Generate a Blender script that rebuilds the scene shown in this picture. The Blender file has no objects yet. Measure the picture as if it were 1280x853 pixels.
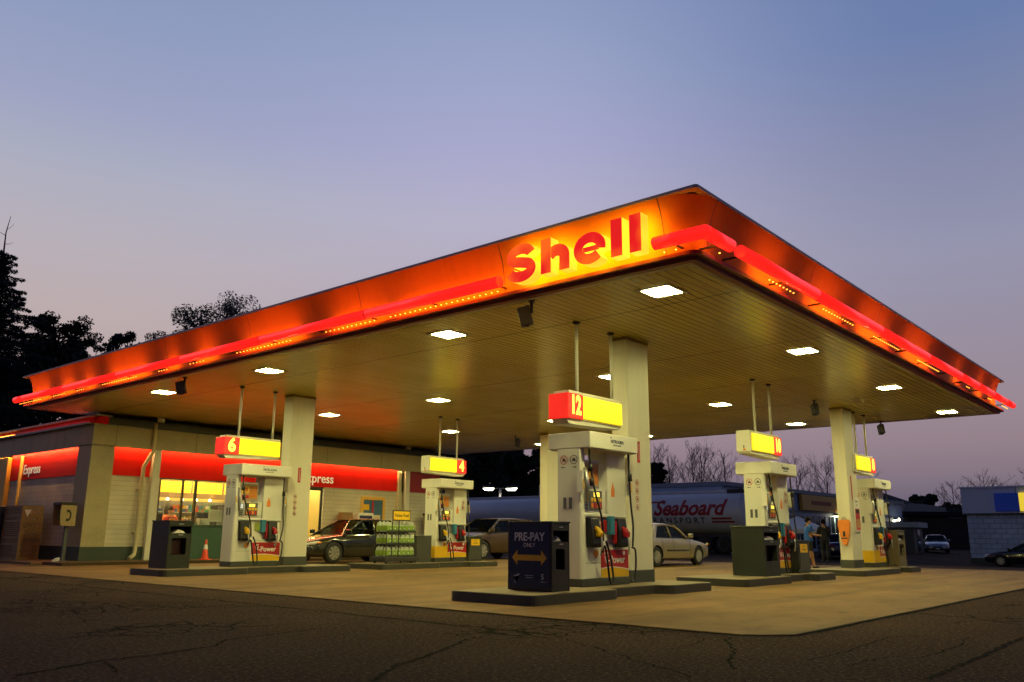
import bpy, bmesh, math, random
from mathutils import Vector, Matrix
random.seed(7)
S = bpy.context.scene
COL = S.collection
PI = math.pi

# ------------------------------------------------------------------ camera
F, PITCH, YAW, ROLL, CH = 1057.02, 0.2261684, 0.7082934, 0.0082724, 0.9237
fwv = Vector((math.cos(PITCH) * math.cos(YAW), math.cos(PITCH) * math.sin(YAW), math.sin(PITCH)))
r0 = Vector((math.sin(YAW), -math.cos(YAW), 0.0))
u0 = r0.cross(fwv)
rv = math.cos(ROLL) * r0 + math.sin(ROLL) * u0
uv_ = -math.sin(ROLL) * r0 + math.cos(ROLL) * u0
cd = bpy.data.cameras.new("camera")
cam = bpy.data.objects.new("camera", cd)
COL.objects.link(cam)
M = Matrix((rv, uv_, -fwv)).transposed().to_4x4()
M.translation = Vector((0, 0, CH))
cam.matrix_world = M
cd.sensor_width = 36.0
cd.lens = F / 1280.0 * 36.0
cd.clip_start = 0.05
cd.clip_end = 2000
S.camera = cam


def at(px, py, d):
    """world point seen at a photo pixel at forward depth d"""
    return Vector((0, 0, CH)) + d * (fwv + (px - 640) / F * rv - (py - 426.5) / F * uv_)


def sst(v):
    v = max(0.0, min(1.0, v))
    return v * v * (3 - 2 * v)


def hgt(x, y):
    """the lot falls away gently beyond the forecourt on the right"""
    return -0.6 * sst((x - 32) / 20) * sst((24 - y) / 12)


def gnd(px, d):
    p = at(px, 670, d)
    return Vector((p.x, p.y, hgt(p.x, p.y)))


# ------------------------------------------------------------------ render settings
S.render.engine = 'CYCLES'
S.cycles.use_denoising = True
try:
    S.cycles.denoiser = 'OPENIMAGEDENOISE'
    S.cycles.denoising_input_passes = 'RGB_ALBEDO_NORMAL'
    S.cycles.denoising_prefilter = 'ACCURATE'
except Exception:
    pass
S.cycles.max_bounces = 8
S.cycles.diffuse_bounces = 4
S.cycles.glossy_bounces = 3
S.cycles.transmission_bounces = 4
S.cycles.transparent_max_bounces = 10
S.cycles.caustics_reflective = False
S.cycles.caustics_refractive = False
S.cycles.sample_clamp_indirect = 4.0
S.view_settings.view_transform = 'Standard'
S.view_settings.look = 'None'
S.view_settings.exposure = 0.0
S.view_settings.gamma = 1.0


# ------------------------------------------------------------------ colours and materials
def lin(r, g, b):
    def f(c):
        c /= 255.0
        return c / 12.92 if c <= 0.04045 else ((c + 0.055) / 1.055) ** 2.4
    return (f(r), f(g), f(b), 1.0)


MATS = {}


def nodes_of(name):
    m = bpy.data.materials.new(name)
    m.use_nodes = True
    nt = m.node_tree
    b = nt.nodes['Principled BSDF']
    return m, nt, b


def N(nt, t, **k):
    n = nt.nodes.new(t)
    for a, v in k.items():
        if a in n.inputs.keys():
            n.inputs[a].default_value = v
        else:
            setattr(n, a, v)
    return n


def mixc(nt, fac, a, b, mode='MIX'):
    n = nt.nodes.new('ShaderNodeMix')
    n.data_type = 'RGBA'
    n.blend_type = mode
    for sock, val in ((n.inputs[0], fac), (n.inputs[6], a), (n.inputs[7], b)):
        if hasattr(val, 'is_output') or isinstance(val, bpy.types.NodeSocket):
            nt.links.new(val, sock)
        elif isinstance(val, (int, float)):
            sock.default_value = val
        else:
            sock.default_value = val
    return n.outputs[2]


def ramp(nt, fac, stops):
    n = nt.nodes.new('ShaderNodeValToRGB')
    e = n.color_ramp.elements
    while len(e) < len(stops):
        e.new(0.5)
    for k, (p, c) in enumerate(stops):
        e[k].position = p
        e[k].color = c if len(c) == 4 else (*c, 1)
    nt.links.new(fac, n.inputs[0])
    return n.outputs[0]


def g1(v):
    return (v, v, v, 1)


def paint(name, col, rough=0.5, metal=0.0, dirt=0.25, dscale=3.0, bump=0.0, bscale=60.0, spec=0.5, streak=False, coat=0.0, drip=0):
    """a painted or plain surface with uneven colour, stains and a fine bump"""
    if name in MATS:
        return MATS[name]
    m, nt, b = nodes_of(name)
    c = (*col[:3], 1.0)
    tc = N(nt, 'ShaderNodeTexCoord')
    src = tc.outputs['Object']
    if streak:
        mp = N(nt, 'ShaderNodeMapping')
        mp.inputs['Scale'].default_value = (1.0, 1.0, 0.12)
        nt.links.new(src, mp.inputs[0])
        src = mp.outputs[0]
    n1 = N(nt, 'ShaderNodeTexNoise', Scale=dscale, Detail=6.0, Roughness=0.65)
    nt.links.new(src, n1.inputs['Vector'])
    dk = tuple(x * 0.55 for x in col[:3]) + (1.0,)
    lt = tuple(min(1, x * 1.12) for x in col[:3]) + (1.0,)
    f = ramp(nt, n1.outputs[0], [(0.35, g1(dirt)), (0.55, g1(0.0))])
    base = mixc(nt, f, c, dk)
    n2 = N(nt, 'ShaderNodeTexNoise', Scale=dscale * 9, Detail=3.0)
    nt.links.new(tc.outputs['Object'], n2.inputs['Vector'])
    f2 = ramp(nt, n2.outputs[0], [(0.4, g1(0.0)), (0.75, g1(dirt * 1.2))])
    base = mixc(nt, f2, base, lt)
    nt.links.new(base, b.inputs['Base Color'])
    rr = N(nt, 'ShaderNodeMapRange')
    rr.inputs[3].default_value = max(0.02, rough - (0.01 if coat else 0.12))
    rr.inputs[4].default_value = min(1, rough + (0.02 if coat else 0.15))
    nt.links.new(n1.outputs[0], rr.inputs[0])
    nt.links.new(rr.outputs[0], b.inputs['Roughness'])
    b.inputs['Metallic'].default_value = metal
    b.inputs['Specular IOR Level'].default_value = spec
    b.inputs['Coat Weight'].default_value = coat
    b.inputs['Coat Roughness'].default_value = 0.05
    if bump:
        n3 = N(nt, 'ShaderNodeTexNoise', Scale=bscale, Detail=4.0)
        nt.links.new(tc.outputs['Object'], n3.inputs['Vector'])
        bp = N(nt, 'ShaderNodeBump', Strength=bump, Distance=0.01)
        nt.links.new(n3.outputs[0], bp.inputs['Height'])
        nt.links.new(bp.outputs[0], b.inputs['Normal'])
    MATS[name] = m
    return m


def glow(name, col, strength, base=None, noise=0.0, nscale=4.0, rough=0.4, col2=None):
    """a lit lamp, tube or backlit panel; noise = unevenness of the lamps behind it"""
    if name in MATS:
        return MATS[name]
    m, nt, b = nodes_of(name)
    b.inputs['Base Color'].default_value = (*(base or col)[:3], 1)
    b.inputs['Roughness'].default_value = rough
    b.inputs['Emission Color'].default_value = (*col[:3], 1)
    b.inputs['Emission Strength'].default_value = strength
    if noise or col2:
        tc = N(nt, 'ShaderNodeTexCoord')
        n1 = N(nt, 'ShaderNodeTexNoise', Scale=nscale, Detail=2.0)
        nt.links.new(tc.outputs['Object'], n1.inputs['Vector'])
        mr = N(nt, 'ShaderNodeMapRange')
        mr.inputs[1].default_value = 0.3
        mr.inputs[2].default_value = 0.7
        mr.inputs[3].default_value = strength * (1 - noise)
        mr.inputs[4].default_value = strength * (1 + noise)
        nt.links.new(n1.outputs[0], mr.inputs[0])
        nt.links.new(mr.outputs[0], b.inputs['Emission Strength'])
        if col2:
            f = ramp(nt, n1.outputs[0], [(0.42, g1(0)), (0.62, g1(1))])
            nt.links.new(mixc(nt, f, (*col[:3], 1), (*col2[:3], 1)), b.inputs['Emission Color'])
    MATS[name] = m
    return m


def glass(name, tint=(0.85, 0.9, 0.9), clear=0.88, rough=0.02, gmax=0.30):
    if name in MATS:
        return MATS[name]
    m, nt, b = nodes_of(name)
    out = nt.nodes['Material Output']
    tr = N(nt, 'ShaderNodeBsdfTransparent')
    tr.inputs[0].default_value = (*tint, 1)
    gl = N(nt, 'ShaderNodeBsdfGlossy')
    gl.inputs['Roughness'].default_value = rough
    fr = N(nt, 'ShaderNodeLayerWeight', Blend=0.25)
    mr = N(nt, 'ShaderNodeMapRange')
    mr.inputs[3].default_value = 1 - clear - 0.04
    mr.inputs[4].default_value = gmax
    nt.links.new(fr.outputs['Fresnel'], mr.inputs[0])
    mx = N(nt, 'ShaderNodeMixShader')
    nt.links.new(mr.outputs[0], mx.inputs[0])
    nt.links.new(tr.outputs[0], mx.inputs[1])
    nt.links.new(gl.outputs[0], mx.inputs[2])
    nt.links.new(mx.outputs[0], out.inputs['Surface'])
    MATS[name] = m
    return m


# ------------------------------------------------------------------ mesh builder
class MB:
    def __init__(s):
        s.bm = bmesh.new()

    def _face(s, vs, m, smooth=False):
        try:
            f = s.bm.faces.new(vs)
        except ValueError:
            return None
        f.material_index = m
        f.smooth = smooth
        return f

    def box(s, x0, x1, y0, y1, z0, z1, m=0, bev=0.0):
        v = [s.bm.verts.new((x, y, z)) for x in (x0, x1) for y in (y0, y1) for z in (z0, z1)]
        q = [(0, 1, 3, 2), (4, 6, 7, 5), (0, 4, 5, 1), (2, 3, 7, 6), (0, 2, 6, 4), (1, 5, 7, 3)]
        fs = [s._face([v[i] for i in a], m) for a in q]
        if bev:
            ed = list({e for f in fs for e in f.edges})
            r = bmesh.ops.bevel(s.bm, geom=ed, offset=bev, segments=2, affect='EDGES', profile=0.5)
            for f in r['faces']:
                f.material_index = m
        return s

    def prism(s, poly, axis, a0, a1, m=0, bev=0.0, mside=None):
        """poly: 2D points; axis: extrusion axis. x: (y,z), y: (x,z), z: (x,y)"""
        def p3(p, a):
            return {'x': (a, p[0], p[1]), 'y': (p[0], a, p[1]), 'z': (p[0], p[1], a)}[axis]
        lo = [s.bm.verts.new(p3(p, a0)) for p in poly]
        hi = [s.bm.verts.new(p3(p, a1)) for p in poly]
        n = len(poly)
        fs = [s._face(lo[::-1], m), s._face(hi, m)]
        ms = m if mside is None else mside
        for i in range(n):
            fs.append(s._face([lo[i], lo[(i + 1) % n], hi[(i + 1) % n], hi[i]], ms))
        if bev:
            ed = list({e for f in fs if f for e in f.edges})
            bmesh.ops.bevel(s.bm, geom=ed, offset=bev, segments=2, affect='EDGES', profile=0.5)
        return s

    def quad(s, pts, m=0):
        s._face([s.bm.verts.new(p) for p in pts], m)
        return s

    def slab(s, pts, th, m=0):
        """a thick plate from a planar polygon of 3D points, thickened along its normal"""
        P = [Vector(p) for p in pts]
        n = (P[1] - P[0]).cross(P[2] - P[0]).normalized() * th
        a = [s.bm.verts.new(p) for p in P]
        b = [s.bm.verts.new(p + n) for p in P]
        k = len(P)
        s._face(a[::-1], m)
        s._face(b, m)
        for i in range(k):
            s._face([a[i], a[(i + 1) % k], b[(i + 1) % k], b[i]], m)
        return s

    def tube(s, pts, r, n=8, m=0, smooth=True, cap=True, flat=1.0):
        P = [Vector(p) for p in pts]
        R = r if isinstance(r, (list, tuple)) else [r] * len(P)
        rings = []
        prev = None
        for i, p in enumerate(P):
            t = (P[min(i + 1, len(P) - 1)] - P[max(i - 1, 0)])
            if t.length < 1e-9:
                t = Vector((0, 0, 1))
            t.normalize()
            if prev is None:
                ref = Vector((0, 0, 1)) if abs(t.z) < 0.9 else Vector((1, 0, 0))
            else:
                ref = prev
            a = (ref - t * ref.dot(t))
            if a.length < 1e-6:
                a = t.orthogonal()
            a.normalize()
            b = t.cross(a)
            prev = a
            rings.append([s.bm.verts.new(p + R[i] * (math.cos(2 * PI * k / n) * a + flat * math.sin(2 * PI * k / n) * b)) for k in range(n)])
        for i in range(len(rings) - 1):
            for k in range(n):
                s._face([rings[i][k], rings[i][(k + 1) % n], rings[i + 1][(k + 1) % n], rings[i + 1][k]], m, smooth)
        if cap:
            s._face(rings[0][::-1], m)
            s._face(rings[-1], m)
        return s

    def lathe(s, prof, c, axis='z', n=24, m=0, smooth=True, close=False):
        """prof: (radius, height) along axis from point c"""
        c = Vector(c)
        ax = {'x': Vector((1, 0, 0)), 'y': Vector((0, 1, 0)), 'z': Vector((0, 0, 1))}[axis]
        a = ax.orthogonal().normalized()
        b = ax.cross(a)
        rings = []
        for r, h in prof:
            if r < 1e-6:
                rings.append([s.bm.verts.new(c + ax * h)])
            else:
                rings.append([s.bm.verts.new(c + ax * h + r * (math.cos(2 * PI * k / n) * a + math.sin(2 * PI * k / n) * b)) for k in range(n)])
        for i in range(len(rings) - 1):
            A, B = rings[i], rings[i + 1]
            for k in range(n):
                if len(A) == 1 and len(B) == 1:
                    break
                if len(A) == 1:
                    s._face([A[0], B[(k + 1) % n], B[k]], m, smooth)
                elif len(B) == 1:
                    s._face([A[k], A[(k + 1) % n], B[0]], m, smooth)
                else:
                    s._face([A[k], A[(k + 1) % n], B[(k + 1) % n], B[k]], m, smooth)
        return s

    def ribbon(s, pts, w, m=0):
        """a flat strip on the ground along points (x, y, z)"""
        P = [Vector(p) for p in pts]
        L = []
        W = w if isinstance(w, (list, tuple)) else [w] * len(P)
        for i, p in enumerate(P):
            t = P[min(i + 1, len(P) - 1)] - P[max(i - 1, 0)]
            nn = Vector((-t.y, t.x, 0)).normalized() * W[i] / 2
            L.append((s.bm.verts.new(p + nn), s.bm.verts.new(p - nn)))
        for a, b in zip(L, L[1:]):
            s._face([a[0], a[1], b[1], b[0]], m)
        return s

    def build(s, name, mats, parent=None, loc=None, rotz=0.0, recalc=True):
        if recalc:
            bmesh.ops.recalc_face_normals(s.bm, faces=s.bm.faces[:])
        me = bpy.data.meshes.new(name)
        s.bm.to_mesh(me)
        s.bm.free()
        for m in (mats if isinstance(mats, (list, tuple)) else [mats]):
            me.materials.append(m)
        o = bpy.data.objects.new(name, me)
        COL.objects.link(o)
        if parent:
            o.parent = parent
        if loc is not None:
            o.location = loc
        if rotz:
            o.rotation_euler = (0, 0, rotz)
        return o


def tag(o, label, cat, group=None, kind=None):
    if label:
        o['label'] = label
    if cat:
        o['category'] = cat
    if group:
        o['group'] = group
    if kind:
        o['kind'] = kind
    return o


def thing(name, label, cat, loc=(0, 0, 0), rotz=0.0, group=None):
    o = bpy.data.objects.new(name, None)
    o.empty_display_size = 0.2
    COL.objects.link(o)
    o.location = loc
    o.rotation_euler = (0, 0, rotz)
    return tag(o, label, cat, group)


def struct(o):
    o['kind'] = 'structure'
    return o


def children(o):
    return [c for c in bpy.data.objects if c.parent == o]


def dup(root, loc, rotz=None, label=None, group=None):
    kids = {}
    for o in bpy.data.objects:
        if o.parent:
            kids.setdefault(o.parent.name, []).append(o)

    def rec(o, par):
        c = o.copy()
        COL.objects.link(c)
        c.parent = par
        for k in kids.get(o.name, []):
            rec(k, c)
        return c
    r = rec(root, None)
    r.location = loc
    if rotz is not None:
        r.rotation_euler = (0, 0, rotz)
    if label:
        r['label'] = label
    if group:
        r['group'] = group
    return r


def text(name, s, size, origin, rd, ud, mat, parent=None, depth=0.004, bold=0.0, sx=1.0, align='CENTER', shear=0.0, spacing=1.0):
    cu = bpy.data.curves.new(name, 'FONT')
    cu.body = s
    cu.size = size
    cu.extrude = depth / 2
    cu.offset = bold
    cu.align_x = align
    cu.align_y = 'CENTER'
    cu.shear = shear
    cu.space_character = spacing
    cu.resolution_u = 4
    t = bpy.data.objects.new(name + '_curve', cu)
    COL.objects.link(t)
    dg = bpy.context.evaluated_depsgraph_get()
    me = bpy.data.meshes.new_from_object(t.evaluated_get(dg))
    bpy.data.objects.remove(t)
    bpy.data.curves.remove(cu)
    me.name = name
    me.materials.clear()
    me.materials.append(mat)
    for v in me.vertices:
        v.co.x *= sx
    o = bpy.data.objects.new(name, me)
    COL.objects.link(o)
    rd, ud = Vector(rd), Vector(ud)
    mw = Matrix((rd, ud, rd.cross(ud))).transposed().to_4x4()
    mw.translation = Vector(origin)
    o.parent = parent
    o.matrix_local = mw
    return o


XP, YP, ZP = Vector((1, 0, 0)), Vector((0, 1, 0)), Vector((0, 0, 1))
FRONT = (XP, ZP)          # reads on a face looking to -Y
SIDE = (-YP, ZP)          # reads on a face looking to -X
# ------------------------------------------------------------------ sky (dusk) as the world
W = bpy.data.worlds.new("World")
S.world = W
W.use_nodes = True
nt = W.node_tree
bg = nt.nodes['Background']
tc = N(nt, 'ShaderNodeTexCoord')
sp = N(nt, 'ShaderNodeSeparateXYZ')
nt.links.new(tc.outputs['Generated'], sp.inputs[0])


def mth(nt, op, a, b=None, c=None):
    n = nt.nodes.new('ShaderNodeMath')
    n.operation = op
    for i, v in enumerate((a, b, c)):
        if v is None:
            continue
        if isinstance(v, (int, float)):
            n.inputs[i].default_value = v
        else:
            nt.links.new(v, n.inputs[i])
    return n.outputs[0]


hx = mth(nt, 'MULTIPLY', sp.outputs[0], 0.6505)
hs = mth(nt, 'MULTIPLY_ADD', sp.outputs[1], -0.7595, hx)
hl = mth(nt, 'SQRT', mth(nt, 'SUBTRACT', 1.0001, mth(nt, 'MULTIPLY', sp.outputs[2], sp.outputs[2])))
sa = mth(nt, 'DIVIDE', hs, hl)
# left = the bright pinkish afterglow side, right = the darker blue side
LFT = [(0.0, (120, 98, 104)), (0.06, (152, 126, 132)), (0.12, (176, 150, 152)), (0.218, (189, 172, 172)), (0.298, (184, 176, 185)), (0.375, (171, 174, 193)), (0.433, (157, 163, 195)), (0.514, (142, 156, 191)), (0.8, (100, 122, 170)), (1.0, (86, 108, 158))]
MID = [(0.0, (96, 84, 104)), (0.04, (116, 102, 120)), (0.085, (145, 125, 138)), (0.115, (157, 137, 146)), (0.2, (172, 156, 168)), (0.29, (182, 172, 188)), (0.356, (181, 177, 200)), (0.432, (169, 169, 205)), (0.502, (156, 165, 200)), (0.573, (142, 156, 194)), (1.0, (86, 106, 158))]
RGT = [(0.0, (90, 82, 104)), (0.035, (106, 98, 116)), (0.067, (133, 118, 130)), (0.1, (148, 129, 138)), (0.138, (153, 137, 147)), (0.21, (152, 143, 160)), (0.295, (149, 149, 174)), (0.406, (130, 137, 170)), (0.505, (107, 127, 172)), (1.0, (74, 92, 146))]
rl, rm, rr = [ramp(nt, sp.outputs[2], [(p, lin(*c)) for p, c in st]) for st in (LFT, MID, RGT)]


def mrange(nt, v, a, b):
    n = nt.nodes.new('ShaderNodeMapRange')
    n.interpolation_type = 'SMOOTHSTEP'
    n.inputs[1].default_value = a
    n.inputs[2].default_value = b
    nt.links.new(v, n.inputs[0])
    return n.outputs[0]


skyc = mixc(nt, mrange(nt, sa, -0.48, 0.0), rl, rm)
skyc = mixc(nt, mrange(nt, sa, 0.0, 0.52), skyc, rr)
up = mrange(nt, sp.outputs[2], -0.03, 0.0)
skyc = mixc(nt, up, lin(14, 13, 18), skyc)
# sky dimmed overhead and behind the camera to cut the ambient light
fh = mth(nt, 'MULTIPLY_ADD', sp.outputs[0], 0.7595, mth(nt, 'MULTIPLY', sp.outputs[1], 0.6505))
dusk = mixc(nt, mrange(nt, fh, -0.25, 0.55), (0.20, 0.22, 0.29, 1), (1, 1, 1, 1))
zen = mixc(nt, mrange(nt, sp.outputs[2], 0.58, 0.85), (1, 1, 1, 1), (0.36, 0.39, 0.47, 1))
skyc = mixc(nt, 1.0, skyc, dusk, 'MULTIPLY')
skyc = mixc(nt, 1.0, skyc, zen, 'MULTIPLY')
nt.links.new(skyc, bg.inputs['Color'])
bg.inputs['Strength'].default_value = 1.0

# ------------------------------------------------------------------ ground
def asphalt_mat():
    m, nt, b = nodes_of('asphalt')
    tc = N(nt, 'ShaderNodeTexCoord')
    P = tc.outputs['Object']
    big = N(nt, 'ShaderNodeTexNoise', Scale=0.35, Detail=5.0, Roughness=0.6)
    fine = N(nt, 'ShaderNodeTexNoise', Scale=30.0, Detail=4.0, Roughness=0.95)
    mid = N(nt, 'ShaderNodeTexNoise', Scale=26.0, Detail=5.0, Roughness=0.9)
    for n in (big, fine, mid):
        nt.links.new(P, n.inputs['Vector'])
    c = mixc(nt, ramp(nt, big.outputs[0], [(0.35, g1(0)), (0.65, g1(1))]), (0.044, 0.024, 0.0185, 1), (0.072, 0.042, 0.029, 1))
    c = mixc(nt, ramp(nt, fine.outputs[0], [(0.42, g1(0.95)), (0.5, g1(0)), (0.6, g1(0))]), c, (0.007, 0.006, 0.006, 1))
    c = mixc(nt, ramp(nt, mid.outputs[0], [(0.54, g1(0)), (0.60, g1(0.9))]), c, (0.20, 0.135, 0.095, 1))
    # alligator cracks, stronger in worn patches
    dst = N(nt, 'ShaderNodeTexNoise', Scale=2.2, Detail=4.0)
    nt.links.new(P, dst.inputs['Vector'])
    off = mixc(nt, 0.22, P, dst.outputs['Color'], 'ADD')
    vor = N(nt, 'ShaderNodeTexVoronoi', Scale=1.15)
    vor.feature = 'DISTANCE_TO_EDGE'
    nt.links.new(off, vor.inputs['Vector'])
    vo2 = N(nt, 'ShaderNodeTexVoronoi', Scale=4.2)
    vo2.feature = 'DISTANCE_TO_EDGE'
    nt.links.new(off, vo2.inputs['Vector'])
    wear = N(nt, 'ShaderNodeTexNoise', Scale=0.28, Detail=2.0)
    nt.links.new(P, wear.inputs['Vector'])
    w1 = ramp(nt, wear.outputs[0], [(0.54, g1(0)), (0.58, g1(1))])
    w2 = ramp(nt, wear.outputs[0], [(0.57, g1(0)), (0.60, g1(1))])
    k1 = ramp(nt, vor.outputs[0], [(0.010, g1(1)), (0.022, g1(0))])
    k2 = ramp(nt, vo2.outputs[0], [(0.03, g1(0.95)), (0.06, g1(0))])
    k = mth(nt, 'MAXIMUM', mth(nt, 'MULTIPLY', k1, w1), mth(nt, 'MULTIPLY', k2, w2))
    c = mixc(nt, k, c, (0.002, 0.002, 0.002, 1))
    nt.links.new(c, b.inputs['Base Color'])
    b.inputs['Roughness'].default_value = 0.9
    b.inputs['Specular IOR Level'].default_value = 0.06
    h = mth(nt, 'SUBTRACT', mth(nt, 'MULTIPLY', fine.outputs[0], 0.5), mth(nt, 'MULTIPLY', k, 0.9))
    h = mth(nt, 'MULTIPLY_ADD', mid.outputs[0], 0.8, h)
    bp = N(nt, 'ShaderNodeBump', Strength=0.9, Distance=0.012)
    nt.links.new(h, bp.inputs['Height'])
    nt.links.new(bp.outputs[0], b.inputs['Normal'])
    return m


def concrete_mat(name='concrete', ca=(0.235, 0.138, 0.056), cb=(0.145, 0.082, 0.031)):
    m, nt, b = nodes_of(name)
    tc = N(nt, 'ShaderNodeTexCoord')
    P = tc.outputs['Object']
    big = N(nt, 'ShaderNodeTexNoise', Scale=0.45, Detail=7.0, Roughness=0.68)
    mid = N(nt, 'ShaderNodeTexNoise', Scale=5.0, Detail=6.0, Roughness=0.75)
    fine = N(nt, 'ShaderNodeTexNoise', Scale=90.0, Detail=3.0)
    spot = N(nt, 'ShaderNodeTexNoise', Scale=2.4, Detail=2.0)
    mp = N(nt, 'ShaderNodeMapping')
    mp.inputs['Scale'].default_value = (0.35, 1.0, 1.0)
    nt.links.new(P, mp.inputs[0])
    for n in (big, mid, fine):
        nt.links.new(P, n.inputs['Vector'])
    nt.links.new(mp.outputs[0], spot.inputs['Vector'])
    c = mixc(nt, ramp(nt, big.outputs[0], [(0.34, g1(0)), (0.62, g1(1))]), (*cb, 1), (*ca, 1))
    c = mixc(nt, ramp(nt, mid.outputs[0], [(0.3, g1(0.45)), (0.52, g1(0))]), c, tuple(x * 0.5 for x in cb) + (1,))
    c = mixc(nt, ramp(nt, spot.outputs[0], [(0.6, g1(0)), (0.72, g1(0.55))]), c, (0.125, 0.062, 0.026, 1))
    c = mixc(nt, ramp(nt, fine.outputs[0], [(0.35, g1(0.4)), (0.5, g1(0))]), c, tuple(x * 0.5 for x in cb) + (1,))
    # oil drips and dark tyre lanes along the islands
    dr = N(nt, 'ShaderNodeTexVoronoi', Scale=1.3)
    nt.links.new(P, dr.inputs['Vector'])
    ds = N(nt, 'ShaderNodeTexNoise', Scale=9.0, Detail=3.0)
    nt.links.new(P, ds.inputs['Vector'])
    dd = mth(nt, 'MULTIPLY_ADD', ds.outputs[0], 0.12, dr.outputs['Distance'])
    c = mixc(nt, ramp(nt, dd, [(0.11, g1(0.75)), (0.17, g1(0))]), c, (0.035, 0.024, 0.014, 1))
    s_ = N(nt, 'ShaderNodeSeparateXYZ')
    nt.links.new(P, s_.inputs[0])
    ln = N(nt, 'ShaderNodeTexNoise', Scale=1.0, Detail=4.0)
    mp2 = N(nt, 'ShaderNodeMapping')
    mp2.inputs['Scale'].default_value = (0.12, 1.6, 1.0)
    nt.links.new(P, mp2.inputs[0])
    nt.links.new(mp2.outputs[0], ln.inputs['Vector'])
    c = mixc(nt, ramp(nt, ln.outputs[0], [(0.48, g1(0)), (0.66, g1(0.65))]), c, (0.06, 0.04, 0.022, 1))
    fxj = mth(nt, 'FRACT', mth(nt, 'DIVIDE', mth(nt, 'SUBTRACT', s_.outputs[0], 8.3), 5.2))
    fyj = mth(nt, 'FRACT', mth(nt, 'DIVIDE', mth(nt, 'SUBTRACT', s_.outputs[1], 3.5), 5.35))
    jn = mth(nt, 'MAXIMUM', mth(nt, 'LESS_THAN', fxj, 0.003), mth(nt, 'LESS_THAN', fyj, 0.003))
    c = mixc(nt, mth(nt, 'MULTIPLY', jn, 0.7), c, (0.03, 0.022, 0.014, 1))
    nt.links.new(c, b.inputs['Base Color'])
    b.inputs['Roughness'].default_value = 0.7
    b.inputs['Specular IOR Level'].default_value = 0.15
    h = mth(nt, 'MULTIPLY_ADD', fine.outputs[0], 0.4, mid.outputs[0])
    bp = N(nt, 'ShaderNodeBump', Strength=0.35, Distance=0.01)
    nt.links.new(h, bp.inputs['Height'])
    nt.links.new(bp.outputs[0], b.inputs['Normal'])
    return m


m_asph = asphalt_mat()
m_conc = concrete_mat()
m_black = paint('matt_black', (0.012, 0.012, 0.013), 0.6, dirt=0.2)
m_joint = paint('joint_tar', (0.002, 0.002, 0.002), 0.95, spec=0.05)

b = MB()
gxs = [-300, -80, 0, 20, 31] + [32 + 2 * i for i in range(11)] + [58, 70, 90, 150, 400, 900]
gys = [-500, -120, -30, 0, 8] + [10 + 2 * i for i in range(9)] + [30, 45, 100, 600]
gv = [[b.bm.verts.new((x, y, hgt(x, y))) for y in gys] for x in gxs]
for i in range(len(gxs) - 1):
    for j in range(len(gys) - 1):
        b._face([gv[i][j], gv[i + 1][j], gv[i + 1][j + 1], gv[i][j + 1]], 0, True)
struct(b.build('ground', m_asph))
b = MB()
b.prism([(8.33, 3.5), (30, 3.5), (30, 24.9), (26.2, 24.9), (26.2, 25), (10.6, 25), (10.6, 38), (7.97, 38), (7.97, 3.88)], 'z', -0.02, 0.012)
struct(b.build('concrete_pavement', m_conc))
b = MB()


def wob(p, q, n, a, z=0.006):
    P, Q = Vector((*p, z)), Vector((*q, z))
    t = (Q - P)
    nn = Vector((-t.y, t.x, 0)).normalized()
    return [P + t * (i / n) + nn * random.uniform(-a, a) for i in range(n + 1)]


b.ribbon(wob((7.95, 38), (7.95, 3.87), 150, 0.012), [random.uniform(0.05, 0.10) for _ in range(151)])
b.ribbon(wob((7.95, 3.87), (8.32, 3.47), 6, 0.004), 0.04)
b.ribbon(wob((8.32, 3.47), (30, 3.47), 110, 0.012), [random.uniform(0.05, 0.10) for _ in range(111)])
struct(b.build('pavement_joint', m_joint))
# older paving seam and long wandering cracks in the asphalt
b = MB()
b.ribbon(wob((6.95, 34), (6.7, 5.2), 120, 0.03, 0.004), [random.uniform(0.03, 0.10) for _ in range(121)])
b.ribbon(wob((6.7, 5.2), (5.4, 3.0), 30, 0.03, 0.004), [random.uniform(0.008, 0.03) for _ in range(31)])


def crack(pts, w):
    out = []
    for (a, c) in zip(pts, pts[1:]):
        out += wob(a, c, 12, 0.018, 0.004)[:-1]
    b.ribbon(out, [random.uniform(0.5, 1.3) * w * 1.5 for _ in out])


def gz(px, py):
    d = fwv + (px - 640) / F * rv - (py - 426.5) / F * uv_
    t = -CH / d.z
    return (t * d.x, t * d.y)


crack([gz(*q) for q in ((20, 845), (130, 826), (205, 818), (268, 808), (282, 800), (330, 795), (410, 785))], 0.022)
crack([gz(*q) for q in ((132, 828), (142, 836), (144, 842))], 0.016)
crack([gz(*q) for q in ((466, 852), (497, 832), (520, 825), (545, 815), (570, 806), (585, 799))], 0.028)
crack([gz(*q) for q in ((918, 838), (912, 826), (917, 813), (908, 800), (916, 797))], 0.022)
crack([gz(*q) for q in ((1160, 850), (1190, 836), (1230, 820), (1262, 804), (1279, 797))], 0.028)
crack([gz(*q) for q in ((1010, 826), (1050, 818), (1085, 806), (1110, 797), (1165, 795))], 0.012)
crack([gz(*q) for q in ((840, 812), (870, 806), (880, 799), (858, 793))], 0.010)
crack([gz(*q) for q in ((1060, 832), (1110, 822), (1150, 823), (1200, 808), (1210, 796))], 0.012)
struct(b.build('road_crack', m_joint))
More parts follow.
